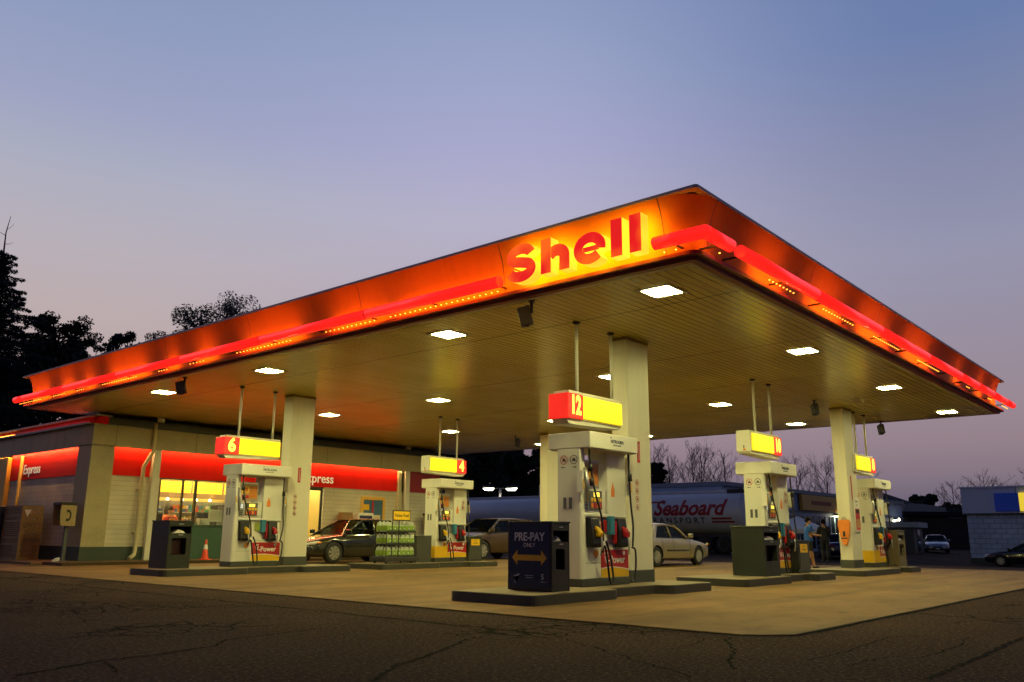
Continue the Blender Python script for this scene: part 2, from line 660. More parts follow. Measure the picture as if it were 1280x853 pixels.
# ------------------------------------------------------------------ canopy
def soffit_mat():
    m, nt, b = nodes_of('soffit_planks')
    tc = N(nt, 'ShaderNodeTexCoord')
    s = N(nt, 'ShaderNodeSeparateXYZ')
    nt.links.new(tc.outputs['Object'], s.inputs[0])
    fy = mth(nt, 'FRACT', mth(nt, 'MULTIPLY', s.outputs[1], 6.9))
    gy = ramp(nt, fy, [(0.0, g1(1)), (0.10, g1(1)), (0.14, g1(0)), (1.0, g1(0))])
    fx = mth(nt, 'FRACT', mth(nt, 'DIVIDE', mth(nt, 'SUBTRACT', s.outputs[0], 11.36), 3.7))
    gx = ramp(nt, fx, [(0.0, g1(1)), (0.007, g1(1)), (0.009, g1(0)), (1.0, g1(0))])
    idx = mth(nt, 'FLOOR', mth(nt, 'MULTIPLY', s.outputs[1], 6.9))
    wn = N(nt, 'ShaderNodeTexWhiteNoise')
    wn.noise_dimensions = '1D'
    nt.links.new(idx, wn.inputs['W'])
    no = N(nt, 'ShaderNodeTexNoise', Scale=0.8, Detail=5.0)
    nt.links.new(tc.outputs['Object'], no.inputs['Vector'])
    c = mixc(nt, wn.outputs[0], (0.78, 0.68, 0.15, 1), (0.86, 0.76, 0.18, 1))
    c = mixc(nt, ramp(nt, no.outputs[0], [(0.3, g1(0.35)), (0.6, g1(0))]), c, (0.58, 0.48, 0.10, 1))
    c = mixc(nt, mth(nt, 'MAXIMUM', mth(nt, 'MULTIPLY', gy, 0.9), mth(nt, 'MULTIPLY', gx, 0.8)), c, (0.03, 0.025, 0.015, 1))
    nt.links.new(c, b.inputs['Base Color'])
    b.inputs['Roughness'].default_value = 0.23
    b.inputs['Specular IOR Level'].default_value = 0.55
    tilt = mth(nt, 'MULTIPLY_ADD', wn.outputs[0], 0.06, mth(nt, 'MULTIPLY', gy, -1.0))
    bend = N(nt, 'ShaderNodeTexNoise', Scale=1.6, Detail=1.0)
    mp = N(nt, 'ShaderNodeMapping')
    mp.inputs['Scale'].default_value = (0.3, 8.0, 1.0)
    nt.links.new(tc.outputs['Object'], mp.inputs[0])
    nt.links.new(mp.outputs[0], bend.inputs['Vector'])
    hh = mth(nt, 'MULTIPLY_ADD', bend.outputs[0], 0.5, tilt)
    bp = N(nt, 'ShaderNodeBump', Strength=0.25, Distance=0.01)
    nt.links.new(hh, bp.inputs['Height'])
    nt.links.new(bp.outputs[0], b.inputs['Normal'])
    return m


m_soff = soffit_mat()
m_fasc = paint('fascia_yellow', (0.64, 0.225, 0.016), 0.6, dirt=0.3, dscale=1.2, streak=True, spec=0.12)
m_cap = paint('cap_metal', (0.34, 0.36, 0.40), 0.5, metal=0.2, dirt=0.2)
m_val = paint('valance_red', (0.22, 0.03, 0.025), 0.45, dirt=0.4)
m_col = paint('column_cream', (0.70, 0.66, 0.54), 0.42, dirt=0.22, dscale=2.2, bump=0.05, streak=True)
m_base = paint('base_grey', (0.055, 0.058, 0.05), 0.55, dirt=0.4)
m_dark = paint('dark_steel', (0.03, 0.03, 0.032), 0.5, dirt=0.3)
m_neon = glow('neon_red', (1.0, 0.016, 0.010), 1.1, base=(0.7, 0.02, 0.02), noise=0.10, nscale=0.9, rough=0.25)
m_led = glow('led_amber', (1.0, 0.19, 0.005), 28.0)
m_dot = glow('led_dot', (1.0, 0.40, 0.04), 3.5)

can = thing('fuel_canopy', 'big forecourt canopy with red neon tubes and glowing orange fascia', 'canopy')
X0, X1, Y0, Y1, HZ = 9.64, 27.72, 5.08, 27.27, 4.5
def rrect(x0, x1, y0, y1, r, n=7):
    pts = []
    for cx, cy, a0 in ((x0 + r, y0 + r, PI), (x1 - r, y0 + r, 1.5 * PI), (x1 - r, y1 - r, 0), (x0 + r, y1 - r, 0.5 * PI)):
        for i in range(n + 1):
            a = a0 + 0.5 * PI * i / n
            pts.append((cx + r * math.cos(a), cy + r * math.sin(a)))
    return pts


def ringloft(mb, levels, ox0, ox1, oy0, oy1, R, m=0, smooth=True):
    rings = []
    for ins, z in levels:
        rings.append([mb.bm.verts.new((x, y, z)) for x, y in rrect(ox0 + ins, ox1 - ins, oy0 + ins, oy1 - ins, max(0.05, R - ins))])
    n = len(rings[0])
    for a, c in zip(rings, rings[1:]):
        for i in range(n):
            mb._face([a[i], a[(i + 1) % n], c[(i + 1) % n], c[i]], m, smooth)


FX0, FX1, FY0, FY1 = 9.46, 27.97, 4.93, 27.44
b = MB()
b.prism(rrect(FX0 + 0.21, FX1 - 0.21, FY0 + 0.21, FY1 - 0.21, 0.06), 'z', HZ, HZ + 0.08)
b.build('soffit', m_soff, can)
b = MB()
b.prism(rrect(FX0 + 0.35, FX1 - 0.35, FY0 + 0.35, FY1 - 0.35, 0.3), 'z', HZ + 0.083, HZ + 0.87)
b.build('roof_deck', m_dark, can)
b = MB()
prof = [(0.20, 4.60), (0.20, 4.66), (0.19, 4.76), (0.175, 4.88), (0.15, 5.02), (0.115, 5.16), (0.07, 5.28), (0.02, 5.38), (0.0, 5.415)]
ringloft(b, prof, FX0, FX1, FY0, FY1, 0.55)
b.build('fascia', m_fasc, can)
# fascia panel seams
ys = [5.53, 8.42, 11.9, 15.5, 19.0, 22.4, 25.6]
xs = [10.06, 13.6, 17.0, 20.2, 22.8, 24.2, 26.4]
for y in ys:
    b = MB()
    for (i0, z0), (i1, z1) in zip(prof, prof[1:]):
        b.quad([(FX0 + i0 - 0.003, y - 0.006, z0), (FX0 + i0 - 0.003, y + 0.006, z0), (FX0 + i1 - 0.003, y + 0.006, z1), (FX0 + i1 - 0.003, y - 0.006, z1)])
    b.build('fascia_seam', m_dark, can)
for x in xs:
    b = MB()
    for (i0, z0), (i1, z1) in zip(prof, prof[1:]):
        b.quad([(x - 0.006, FY0 + i0 - 0.003, z0), (x + 0.006, FY0 + i0 - 0.003, z0), (x + 0.006, FY0 + i1 - 0.003, z1), (x - 0.006, FY0 + i1 - 0.003, z1)])
    b.build('fascia_seam', m_dark, can)
b = MB()
ringloft(b, [(0.10, 5.418), (-0.012, 5.418), (-0.012, 5.462), (0.35, 5.475)], FX0, FX1, FY0, FY1, 0.0, smooth=False)
b.build('roof_capping', m_cap, can)
# dark gutter and valance under the fascia, and the pale edge trim of the soffit
b = MB()
ringloft(b, [(0.20, 4.598), (0.05, 4.598), (0.05, 4.545), (0.14, 4.540), (0.155, 4.492), (0.26, 4.492)], FX0, FX1, FY0, FY1, 0.22, smooth=False)
b.build('valance', m_val, can)
b = MB()
ringloft(b, [(0.262, 4.494), (0.34, 4.494)], FX0, FX1, FY0, FY1, 0.22, smooth=False)
b.build('soffit_trim', m_col, can)

# neon tubes on brackets
TX, TY, TZ, TR = 9.31, 4.76, 4.715, 0.090


def tubepart(pts, ball=None):
    """red acrylic tube, its wall side made dark to keep its red off the fascia"""
    mb = MB()
    for p, q in zip(pts, pts[1:]):
        mb.tube([p, q], TR, 18, 0)
    if ball:
        mb.lathe([(0.0, -TR)] + [(TR * math.cos(k * PI / 12), TR * math.sin(k * PI / 12)) for k in range(-5, 6)] + [(0.0, TR)], ball, 'z', 18)
    for f in mb.bm.faces:
        c = f.calc_center_median()
        if c.y > TY + 0.3:
            back = c.x - TX > 0.045
        elif c.x > TX + 0.3:
            back = c.y - TY > 0.045
        else:
            back = (c.x - TX > 0.045 and c.y - TY > 0.045)
        if back:
            f.material_index = 1  # unlit dark back, added so the tube sheds little red on the fascia
    mb.build('neon_tube', [m_neon, m_dark], can)


def joint(p, ax):
    mb = MB()
    d = Vector(ax) * 0.03
    mb.tube([Vector(p) - d, Vector(p) + d], TR * 0.93, 14, 0)
    mb.build('tube_joint', paint('joint_red', (0.10, 0.01, 0.01), 0.5), can)


yj = [8.22, 11.35, 14.6, 17.7, 20.8, 23.9, 26.75]
for a, c in zip(yj, yj[1:]):
    tubepart([(TX, a + 0.012, TZ), (TX, c - 0.012, TZ)])
tubepart([(TX, 26.8, TZ), (TX, 27.33, TZ)])
tubepart([(TX, 5.50, TZ), (TX, TY, TZ), (10.02, TY, TZ)], (TX, TY, TZ))
xj = [10.30, 13.0, 16.1, 19.2, 21.9, 23.6, 25.3, 26.9]
for a, c in zip(xj, xj[1:]):
    tubepart([(a + 0.012, TY, TZ), (c - 0.012, TY, TZ)])
tubepart([(26.97, TY, TZ), (27.9, TY, TZ)])
for y in yj[1:]:
    joint((TX, y, TZ), (0, 1, 0))
for x in xj[1:]:
    joint((x, TY, TZ), (1, 0, 0))
# lamp strips behind the tubes wash the fascia; some lengths have failed
d = MB()


def strip(a, c, along):
    b = MB()
    e = MB()
    n = max(1, int((c - a) / 0.12))
    if along == 'y':
        b.box(TX + 0.10, TX + 0.112, a, c, TZ - 0.015, TZ + 0.045)
        e.box(TX + 0.125, TX + 0.15, a, c, TZ + 0.06, TZ + 0.07)
        for k in range(n):
            y = a + (k + 0.5) * (c - a) / n
            d.box(TX + 0.09, TX + 0.112, y - 0.008, y + 0.008, TZ - 0.118, TZ - 0.104)
    else:
        b.box(a, c, TY + 0.10, TY + 0.112, TZ - 0.015, TZ + 0.045)
        e.box(a, c, TY + 0.125, TY + 0.15, TZ + 0.06, TZ + 0.07)
        for k in range(n):
            x = a + (k + 0.5) * (c - a) / n
            d.box(x - 0.008, x + 0.008, TY + 0.09, TY + 0.112, TZ - 0.118, TZ - 0.104)
    b.build('lamp_strip', m_led, can)
    e.build('lamp_strip', m_led, can)


for a, c in ((8.3, 10.9), (11.2, 12.7), (13.7, 15.7), (16.9, 17.6), (18.5, 19.0), (20.0, 21.9), (22.9, 23.4), (24.1, 24.9), (25.7, 27.3), (5.15, 5.5)):
    strip(a, c, 'y')
for a, c in ((9.8, 10.0), (11.4, 12.4), (13.5, 15.0), (16.0, 17.6), (18.8, 20.5), (22.9, 23.3), (25.2, 25.7), (26.9, 27.7)):
    strip(a, c, 'x')
d.build('lamp_row', m_dot, can)['kind'] = 'stuff'
for y in [5.3] + [8.4 + 1.55 * k for k in range(13)]:
    br = MB()
    br.box(TX + 0.05, FX0 + 0.25, y - 0.015, y + 0.015, TZ - 0.012, TZ + 0.012)
    br.build('tube_bracket', m_dark, can)
for x in [9.9] + [10.5 + 1.55 * k for k in range(12)]:
    br = MB()
    br.box(x - 0.015, x + 0.015, TY + 0.05, FY0 + 0.25, TZ - 0.012, TZ + 0.012)
    br.build('tube_bracket', m_dark, can)

# channel letters
m_lface = glow('letter_red', (0.90, 0.012, 0.008), 0.95, base=(0.4, 0.02, 0.02), noise=0.12, nscale=1.5, col2=(1.0, 0.13, 0.004))
m_lside = glow('letter_return', (1.0, 0.62, 0.03), 1.15, base=(0.8, 0.5, 0.05), noise=0.2, nscale=2.5)
m_lback = glow('letter_halo', (1.0, 0.50, 0.012), 15.0)
LXF, LXB = 9.215, 9.40


def stroke(mb, pts, w, xf=LXF, close=False):
    """a lettering stroke: polyline in (Y, Z) with width w, extruded from xf to LXB; material 0 face, 1 return, 2 back"""
    P = [Vector((p[0], p[1])) for p in pts]
    L, R = [], []
    n = len(P)
    for i in range(n):
        if close:
            t = P[(i + 1) % n] - P[i - 1]
        else:
            t = P[min(i + 1, n - 1)] - P[max(i - 1, 0)]
        nn = Vector((-t.y, t.x)).normalized() * w / 2
        L.append(P[i] + nn)
        R.append(P[i] - nn)
    V = lambda q, x: mb.bm.verts.new((x, q.x, q.y))
    lf, rf, lb, rb = [V(q, xf) for q in L], [V(q, xf) for q in R], [V(q, LXB) for q in L], [V(q, LXB) for q in R]
    for i in range(n if close else n - 1):
        j = (i + 1) % n
        mb._face([lf[i], lf[j], rf[j], rf[i]], 0)
        mb._face([lb[i], rb[i], rb[j], lb[j]], 2)
        mb._face([lf[i], lb[i], lb[j], lf[j]], 1)
        mb._face([rf[i], rf[j], rb[j], rb[i]], 1)
    if not close:
        for k in (0, n - 1):
            mb._face([lf[k], rf[k], rb[k], lb[k]], 1)


def arc(cy, cz, ry, rz, a0, a1, n=22):
    # angle measured so that 0 is to the reader's right (-Y)
    return [(cy - ry * math.cos(math.radians(a0 + (a1 - a0) * i / n)), cz + rz * math.sin(math.radians(a0 + (a1 - a0) * i / n))) for i in range(n + 1)]


lm = [m_lface, m_lside, m_lback]
mb = MB()   # S
top = arc(7.735, 5.0, 0.19, 0.105, 8, 270, 20)
bot = arc(7.735, 4.78, 0.205, 0.108, 90, -168, 20)
cpts = top[:-3] + [(7.72, 4.893)] + bot[3:]
stroke(mb, cpts, 0.165)
mb.build('letter', lm, can)
mb = MB()   # h
stroke(mb, [(7.26, 4.63), (7.26, 5.16)], 0.185)
stroke(mb, [(7.19, 4.885)] + arc(7.06, 4.845, 0.135, 0.10, 125, 0, 12) + [(6.925, 4.76), (6.925, 4.63)], 0.18, LXF + 0.003)
mb.build('letter', lm, can)
mb = MB()   # e
stroke(mb, arc(6.485, 4.845, 0.195, 0.155, -13, 318, 32), 0.155)
stroke(mb, [(6.64, 4.835), (6.33, 4.835)], 0.075, LXF + 0.004)
mb.build('letter', lm, can)
for yc in (6.035, 5.735):
    mb = MB()
    stroke(mb, [(yc, 4.63), (yc, 5.17)], 0.185)
    mb.build('letter', lm, can)

# columns
def column(x, y, a=0.74, bb=0.35):
    mb = MB()
    mb.box(x, x + a, y, y + bb, 0.0, HZ - 0.003, 0, 0.02)
    c = mb.build('column', m_col, can)
    mb = MB()
    mb.box(x - 0.012, x + a + 0.012, y - 0.012, y + bb + 0.012, 0.14, 0.36, 0, 0.01)
    mb.build('column_base', m_base, c)
    mb = MB()
    mb.box(x - 0.008, x + a + 0.008, y - 0.008, y + bb + 0.008, HZ - 0.06, HZ - 0.004, 0)
    mb.build('column_collar', paint('collar', (0.25, 0.2, 0.12), 0.5), c)
    return c


C12 = column(12.79, 8.21)
C6 = column(12.97, 18.63, 0.70, 0.40)
C8 = column(23.74, 8.21)
C2 = column(23.74, 18.63)
for x in (13.07, 23.78):
    mb = MB()
    mb.box(x, x + 0.24, 26.03, 26.17, 0.1, HZ - 0.003, 0, 0.01)
    mb.build('column', m_col, can)

# recessed square lights in the soffit
m_lfr = paint('light_frame', (0.72, 0.70, 0.6), 0.4, dirt=0.1)
m_lamp = glow('canopy_lamp', (1.0, 0.93, 0.34), 205.0, base=(0.9, 0.9, 0.85))


LXS, LYS = (10.65, 15.98, 21.28, 26.5), (6.19, 10.65, 16.3, 21.05)
t = thing('canopy_light', '', 'light', (LXS[0], LYS[0], HZ), group='square lights recessed in the canopy soffit')
b = MB()
for (x0, x1, y0, y1) in ((-0.29, 0.29, -0.29, -0.225), (-0.29, 0.29, 0.225, 0.29), (-0.29, -0.225, -0.225, 0.225), (0.225, 0.29, -0.225, 0.225)):
    b.box(x0, x1, y0, y1, -0.018, -0.002)
b.build('frame', m_lfr, t)
b = MB()
b.box(-0.222, 0.222, -0.222, 0.222, -0.012, -0.003)
b.build('diffuser', m_lamp, t)
colw = ('nearest the lettered edge', 'second from lettered edge', 'third from lettered edge', 'farthest from lettered edge')
roww = ('row along the right neon edge', 'second row from right neon edge', 'third row from right neon edge', 'row before the shop')
for i, x in enumerate(LXS):
    for j, y in enumerate(LYS):
        lab = 'square soffit lamp %s, %s' % (colw[i], roww[j])
        if i == 0 and j == 0:
            t['label'] = lab
        elif (i, j) in ((3, 3), (2, 2)) and False:
            continue
        else:
            dup(t, (x, y, HZ), 0, lab)
# ------------------------------------------------------------------ pump islands
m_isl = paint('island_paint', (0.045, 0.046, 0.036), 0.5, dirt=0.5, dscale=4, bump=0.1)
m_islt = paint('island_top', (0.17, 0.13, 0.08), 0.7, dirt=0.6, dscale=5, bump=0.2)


def island(x, y, segs, label):
    """segs: (x0, x1, wide?) along local x; plan widened at both ends"""
    up, lo = [], []
    for (a, c, wd) in segs:
        hw0, hw1 = (-0.80, 0.75) if wd else (-0.55, 0.5)
        lo += [(a, hw0), (c, hw0)]
        up += [(a, hw1), (c, hw1)]
    poly = lo + up[::-1]
    # ease the outer corners
    def ease(pl, r):
        out = []
        n = len(pl)
        for i in range(n):
            p, q, s_ = Vector(pl[i - 1]), Vector(pl[i]), Vector(pl[(i + 1) % n])
            u, v = (p - q), (s_ - q)
            ru, rv_ = min(r, u.length * 0.45), min(r, v.length * 0.45)
            a, c = q + u.normalized() * ru, q + v.normalized() * rv_
            for k in range(5):
                tt = k / 4
                w = (1 - tt) ** 2 * a + 2 * tt * (1 - tt) * q + tt * tt * c
                out.append((w.x, w.y))
        return out
    poly = ease(poly, 0.16)
    t = thing('pump_island', label, 'island', (x, y, 0), group='raised pump islands')
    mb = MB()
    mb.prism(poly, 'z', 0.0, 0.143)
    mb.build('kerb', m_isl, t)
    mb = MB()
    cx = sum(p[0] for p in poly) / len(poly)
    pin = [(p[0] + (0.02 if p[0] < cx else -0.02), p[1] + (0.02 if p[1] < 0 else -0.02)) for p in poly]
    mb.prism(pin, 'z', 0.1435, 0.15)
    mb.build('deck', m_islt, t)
    return t


RY1, RY2 = 8.15, 18.45
segA = [(0.0, 2.1, 1), (2.1, 3.6, 0), (3.6, 5.1, 1)]
segB = [(0.0, 2.2, 1), (2.2, 3.5, 0), (3.5, 4.7, 1)]
segC = [(0.0, 3.0, 1), (3.0, 3.75, 0), (3.75, 4.85, 1)]
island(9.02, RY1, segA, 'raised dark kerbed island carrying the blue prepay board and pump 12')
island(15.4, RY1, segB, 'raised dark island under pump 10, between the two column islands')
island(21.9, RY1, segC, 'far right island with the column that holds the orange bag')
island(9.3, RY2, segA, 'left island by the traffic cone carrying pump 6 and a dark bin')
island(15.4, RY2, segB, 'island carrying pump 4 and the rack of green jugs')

# ------------------------------------------------------------------ lettered column stickers
m_white = paint('white_paint', (0.78, 0.76, 0.70), 0.42, dirt=0.15, bump=0.02)
m_pump = paint('pump_white', (0.74, 0.72, 0.64), 0.36, dirt=0.16, dscale=2.5, streak=True, bump=0.02)
m_prec = paint('pump_recess', (0.62, 0.60, 0.53), 0.5, dirt=0.25)
m_red = paint('sticker_red', (0.50, 0.015, 0.02), 0.35, dirt=0.12)
m_yel = paint('sticker_yellow', (0.85, 0.50, 0.01), 0.35, dirt=0.12)
m_navy = paint('print_navy', (0.015, 0.025, 0.10), 0.5, dirt=0.05)
m_ink = paint('print_black', (0.015, 0.015, 0.016), 0.5, dirt=0.05)
m_orng = paint('tag_orange', (0.80, 0.24, 0.03), 0.45, dirt=0.2)
m_blue = paint('plastic_blue', (0.03, 0.20, 0.33), 0.4, dirt=0.2)
m_rub = paint('rubber_black', (0.014, 0.014, 0.015), 0.42, dirt=0.3)
m_grey = paint('plastic_grey', (0.10, 0.11, 0.11), 0.5, dirt=0.3)
m_silv = paint('brushed_metal', (0.45, 0.45, 0.45), 0.35, metal=0.8, dirt=0.2)
m_wtxt = paint('print_white', (0.85, 0.85, 0.82), 0.45, dirt=0.05)
m_scr = glow('lit_display', (1.0, 0.72, 0.10), 1.3)
m_scw = glow('lit_keypad', (0.85, 0.95, 1.0), 0.7)


def roundel(mb, c, rd, nrm, r, w=0.012, slash=True, mi=0, icon=1):
    """a prohibition roundel: ring, slash and a small figure; mi ring material, icon figure material"""
    c, rd, nrm = Vector(c), Vector(rd), Vector(nrm)
    up = ZP
    n = 20
    o, i_ = [], []
    for k in range(n):
        a = 2 * PI * k / n
        dv = math.cos(a) * rd + math.sin(a) * up
        o.append(mb.bm.verts.new(c + dv * r + nrm * 0.003))
        i_.append(mb.bm.verts.new(c + dv * (r - w) + nrm * 0.003))
    for k in range(n):
        mb._face([o[k], o[(k + 1) % n], i_[(k + 1) % n], i_[k]], mi)
    def q(pts, m, e):
        mb.quad([c + rd * a + up * z_ + nrm * e for a, z_ in pts], m)
    q([(-0.45 * r, -0.3 * r), (0.5 * r, -0.3 * r), (0.5 * r, 0.05 * r), (-0.45 * r, 0.05 * r)], icon, 0.0015)
    q([(-0.2 * r, 0.06 * r), (0.3 * r, 0.06 * r), (0.2 * r, 0.4 * r), (-0.1 * r, 0.4 * r)], icon, 0.0015)
    if slash:
        s_ = 0.66 * r
        q([(-s_, s_ - w * 0.6), (-s_ + w * 0.6, s_), (s_, -s_ + w * 0.6), (s_ - w * 0.6, -s_)], mi, 0.0045)


def col_stickers(x, y, cw, parent):
    yf = y - 0.004
    b = MB()
    # tall red extinguisher plate
    b.box(x + 0.28, x + 0.37, yf, yf + 0.003, 2.22, 2.60, 0)
    b.build('wall_plate', m_red, parent)
    text('lettering', 'FIRE EXTINGUISHER', 0.034, (x + 0.325, yf - 0.003, 2.41), -ZP, XP, m_wtxt, parent, 0.002)
    b = MB()
    for k in range(4):
        roundel(b, (x + 0.24, yf, 1.86 - 0.145 * k), XP, -YP, 0.056, 0.009)
    b.build('pictogram', [m_red, m_ink], parent)


col_stickers(12.79, 8.21, 0.74, C12)
col_stickers(12.97, 18.63, 0.70, C6)
b = MB()
b.box(23.95, 24.02, 8.203, 8.206, 1.95, 2.6)
b.build('wall_plate', m_red, C8)
t = thing('poster_board', 'tall framed advert poster fixed on the column near the orange bag', 'poster', (24.0, 8.2, 1.1))
b = MB()
b.box(-0.02, 0.42, -0.025, -0.002, 0.0, 0.92, 0, 0.006)
b.build('frame', m_white, t)
b = MB()
b.box(0.04, 0.36, -0.03, -0.026, 0.05, 0.62, 0)
b.box(0.08, 0.32, -0.033, -0.0305, 0.1, 0.34, 1)
b.box(0.06, 0.34, -0.033, -0.0305, 0.5, 0.6, 2)
b.build('print', [m_red, paint('advert_tan', (0.5, 0.3, 0.1), 0.5), m_ink], t)
text('lettering', 'Ask for', 0.075, (0.2, -0.028, 0.82), *FRONT, m_ink, t, 0.002)
text('lettering', 'air', 0.075, (0.2, -0.028, 0.72), *FRONT, m_ink, t, 0.002)
# orange cover bag hanging on the far right column
t = thing('cover_bag', 'orange out of service bag hanging on the far right column', 'bag', (23.735, 8.38, 0.85))
b = MB()
prof = [(-0.13, 0.58), (-0.17, 0.48), (-0.15, 0.36), (-0.12, 0.16), (-0.07, -0.02), (-0.055, -0.10), (-0.01, -0.13), (0.055, -0.09), (0.075, -0.01), (0.12, 0.18), (0.155, 0.40), (0.165, 0.50), (0.11, 0.58), (0.05, 0.53), (-0.04, 0.54)]
b.prism(prof, 'x', -0.10, -0.006, 0, 0.03)
b.build('bag', m_orng, t)
b = MB()
b.tube([(-0.05, -0.09, 0.53), (-0.05, -0.04, 0.62), (-0.02, 0.0, 0.64), (-0.05, 0.05, 0.61), (-0.05, 0.08, 0.53)], 0.012, 6)
b.build('strap', m_silv, t)
b = MB()
b.box(-0.106, -0.101, -0.03, 0.03, 0.12, 0.26)
b.box(-0.106, -0.101, -0.08, 0.08, 0.06, 0.09)
b.build('print', m_ink, t)

# ------------------------------------------------------------------ fuel pumps
def pump(x, y, label, num):
    t = thing('fuel_pump', label, 'fuel pump', (x, y, 0.15), group='fuel pumps')
    b = MB()
    b.box(-0.012, 1.362, -0.245, 0.235, 0.0, 0.12, 0, 0.012)
    b.build('plinth', m_base, t)
    # left pilaster with a rounded front edge, and the wide right panel
    b = MB()
    b.prism([(0.0, -0.20), (0.02, -0.226), (0.05, -0.235), (0.11, -0.235), (0.11, 0.23), (0.0, 0.23)], 'z', 0.121, 2.16)
    b.build('side_panel', m_pump, t)
    b = MB()
    b.box(0.80, 1.345, -0.20, 0.20, 1.12, 2.16, 0, 0.008)
    b.build('upper_panel', m_pump, t)
    b = MB()
    b.box(0.112, 1.345, -0.225, 0.225, 0.121, 0.36, 0, 0.006)
    b.prism([(-0.225, 0.362), (-0.225, 0.62), (-0.205, 0.64), (-0.155, 1.06), (-0.21, 1.09), (-0.21, 1.125), (-0.16, 1.14), (-0.16, 1.52), (0.22, 1.52), (0.22, 0.362)], 'x', 0.113, 1.345)
    body = b.build('cabinet', m_pump, t)
    b = MB()
    for z_ in (0.36, 0.62):
        b.box(0.114, 1.344, -0.2275, -0.2265, z_ - 0.003, z_ + 0.003)
    b.box(0.795, 0.80, -0.163, -0.161, 1.14, 1.52)
    for xx in (0.58, 0.84):
        b.lathe([(0.0, -0.006), (0.016, -0.006), (0.016, 0.0)], (xx, -0.2065, 0.66), 'y', 10)
    b.build('seam', m_grey, body)
    # canopy-shaped cap
    b = MB()
    b.box(0.0, 1.42, -0.42, 0.42, 2.162, 2.425, 0, 0.012)
    cap = b.build('top_cap', m_pump, t)
    b = MB()
    b.box(0.03, 1.39, -0.39, 0.39, 2.15, 2.161)
    b.build('cap_underside', m_prec, cap)
    text('lettering', 'NITROGEN', 0.075, (0.78, -0.4235, 2.305), *FRONT, m_navy, cap, 0.003, 0.0012)
    text('lettering', 'THE', 0.028, (0.60, -0.4235, 2.365), *FRONT, m_navy, cap, 0.003)
    text('lettering', 'ENRICHED GASOLINES', 0.022, (0.78, -0.4235, 2.245), *FRONT, m_navy, cap, 0.003)
    # side face pictograms and small plates
    b = MB()
    roundel(b, (-0.003, 0.10, 1.98), -YP, -XP, 0.075, 0.011, slash=True)
    roundel(b, (-0.003, -0.10, 1.98), -YP, -XP, 0.075, 0.011, slash=False, mi=1)
    for yy, s_ in ((0.10, 1), (-0.10, -1)):
        b.quad([(-0.004, yy + 0.03, 1.865), (-0.004, yy - 0.03, 1.865), (-0.004, yy - 0.03, 1.855), (-0.004, yy + 0.03, 1.855)], 1)
        b.quad([(-0.004, yy + s_ * 0.03, 1.88), (-0.004, yy + s_ * 0.055, 1.86), (-0.004, yy + s_ * 0.03, 1.84)], 1)
    b.build('pictogram', [m_red, m_ink], t)
    b = MB()
    for yy in (0.085, -0.025):
        b.box(-0.006, -0.001, yy - 0.03, yy + 0.03, 1.20, 1.38, 0, 0.002)
    b.build('rating_plate', m_grey, t)
    # topper advert
    b = MB()
    b.box(0.20, 0.70, -0.10, -0.06, 1.55, 2.0, 0, 0.006)
    tp = b.build('topper', m_silv, t)
    b = MB()
    b.box(0.225, 0.675, -0.104, -0.101, 1.59, 1.96, 0)
    b.box(0.23, 0.43, -0.107, -0.1045, 1.74, 1.90, 1)
    b.box(0.45, 0.66, -0.107, -0.1045, 1.62, 1.90, 2)
    b.box(0.235, 0.44, -0.107, -0.1045, 1.61, 1.69, 3)
    b.build('advert', [paint('advert_cream', (0.55, 0.35, 0.12), 0.4, dirt=0.4, dscale=20), m_yel, paint('advert_orange', (0.6, 0.2, 0.02), 0.4, dirt=0.6, dscale=14), m_red], tp)
    text('lettering', '10', 0.13, (0.33, -0.109, 1.815), *FRONT, m_red, tp, 0.002, 0.003)
    # display, keypad and grade buttons
    b = MB()
    b.box(0.32, 0.66, -0.185, -0.161, 1.20, 1.50, 0, 0.006)
    dp = b.build('display_panel', m_grey, t)
    b = MB()
    b.box(0.42, 0.58, -0.189, -0.186, 1.405, 1.475)
    b.build('screen', m_scr, dp)
    b = MB()
    for k in range(4):
        b.box(0.345 + 0.078 * k, 0.405 + 0.078 * k, -0.192, -0.186, 1.225, 1.305, 0 if k % 2 else 1, 0.003)
    for k in range(4):
        b.box(0.345 + 0.078 * k, 0.405 + 0.078 * k, -0.190, -0.186, 1.325, 1.385, 2, 0.003)
    b.build('grade_button', [m_red, m_orng, m_yel], dp)
    b = MB()
    b.box(0.14, 0.30, -0.178, -0.161, 1.17, 1.50, 0, 0.005)
    kp = b.build('card_reader', m_silv, t)
    b = MB()
    b.box(0.16, 0.25, -0.182, -0.179, 1.37, 1.47, 0)
    b.build('screen', m_scw, kp)
    b = MB()
    for i in range(3):
        for j in range(3):
            b.box(0.162 + 0.033 * i, 0.187 + 0.033 * i, -0.182, -0.179, 1.20 + 0.045 * j, 1.235 + 0.045 * j, 0)
    b.build('keypad', m_ink, kp)
    # notices
    b = MB()
    b.prism([(0.90, 1.42), (1.00, 1.42), (1.00, 1.53), (0.97, 1.60), (0.95, 1.66), (0.93, 1.60), (0.90, 1.53)], 'y', -0.207, -0.203)
    b.build('warning_tag', m_orng, t)
    b = MB()
    roundel(b, (1.20, -0.201, 1.75), XP, -YP, 0.06, 0.01)
    roundel(b, (1.20, -0.201, 1.60), XP, -YP, 0.06, 0.01)
    if num in (4, 10):
        b.build('pictogram', [m_red, m_ink], t)
    else:
        b.bm.free()
    b = MB()
    b.box(0.60, 0.80, -0.2045, -0.199, 0.84, 1.03, 0, 0.002)
    b.build('notice', paint('notice_green', (0.42, 0.50, 0.10), 0.5) if num == 6 else m_red if num == 12 else m_silv, t)
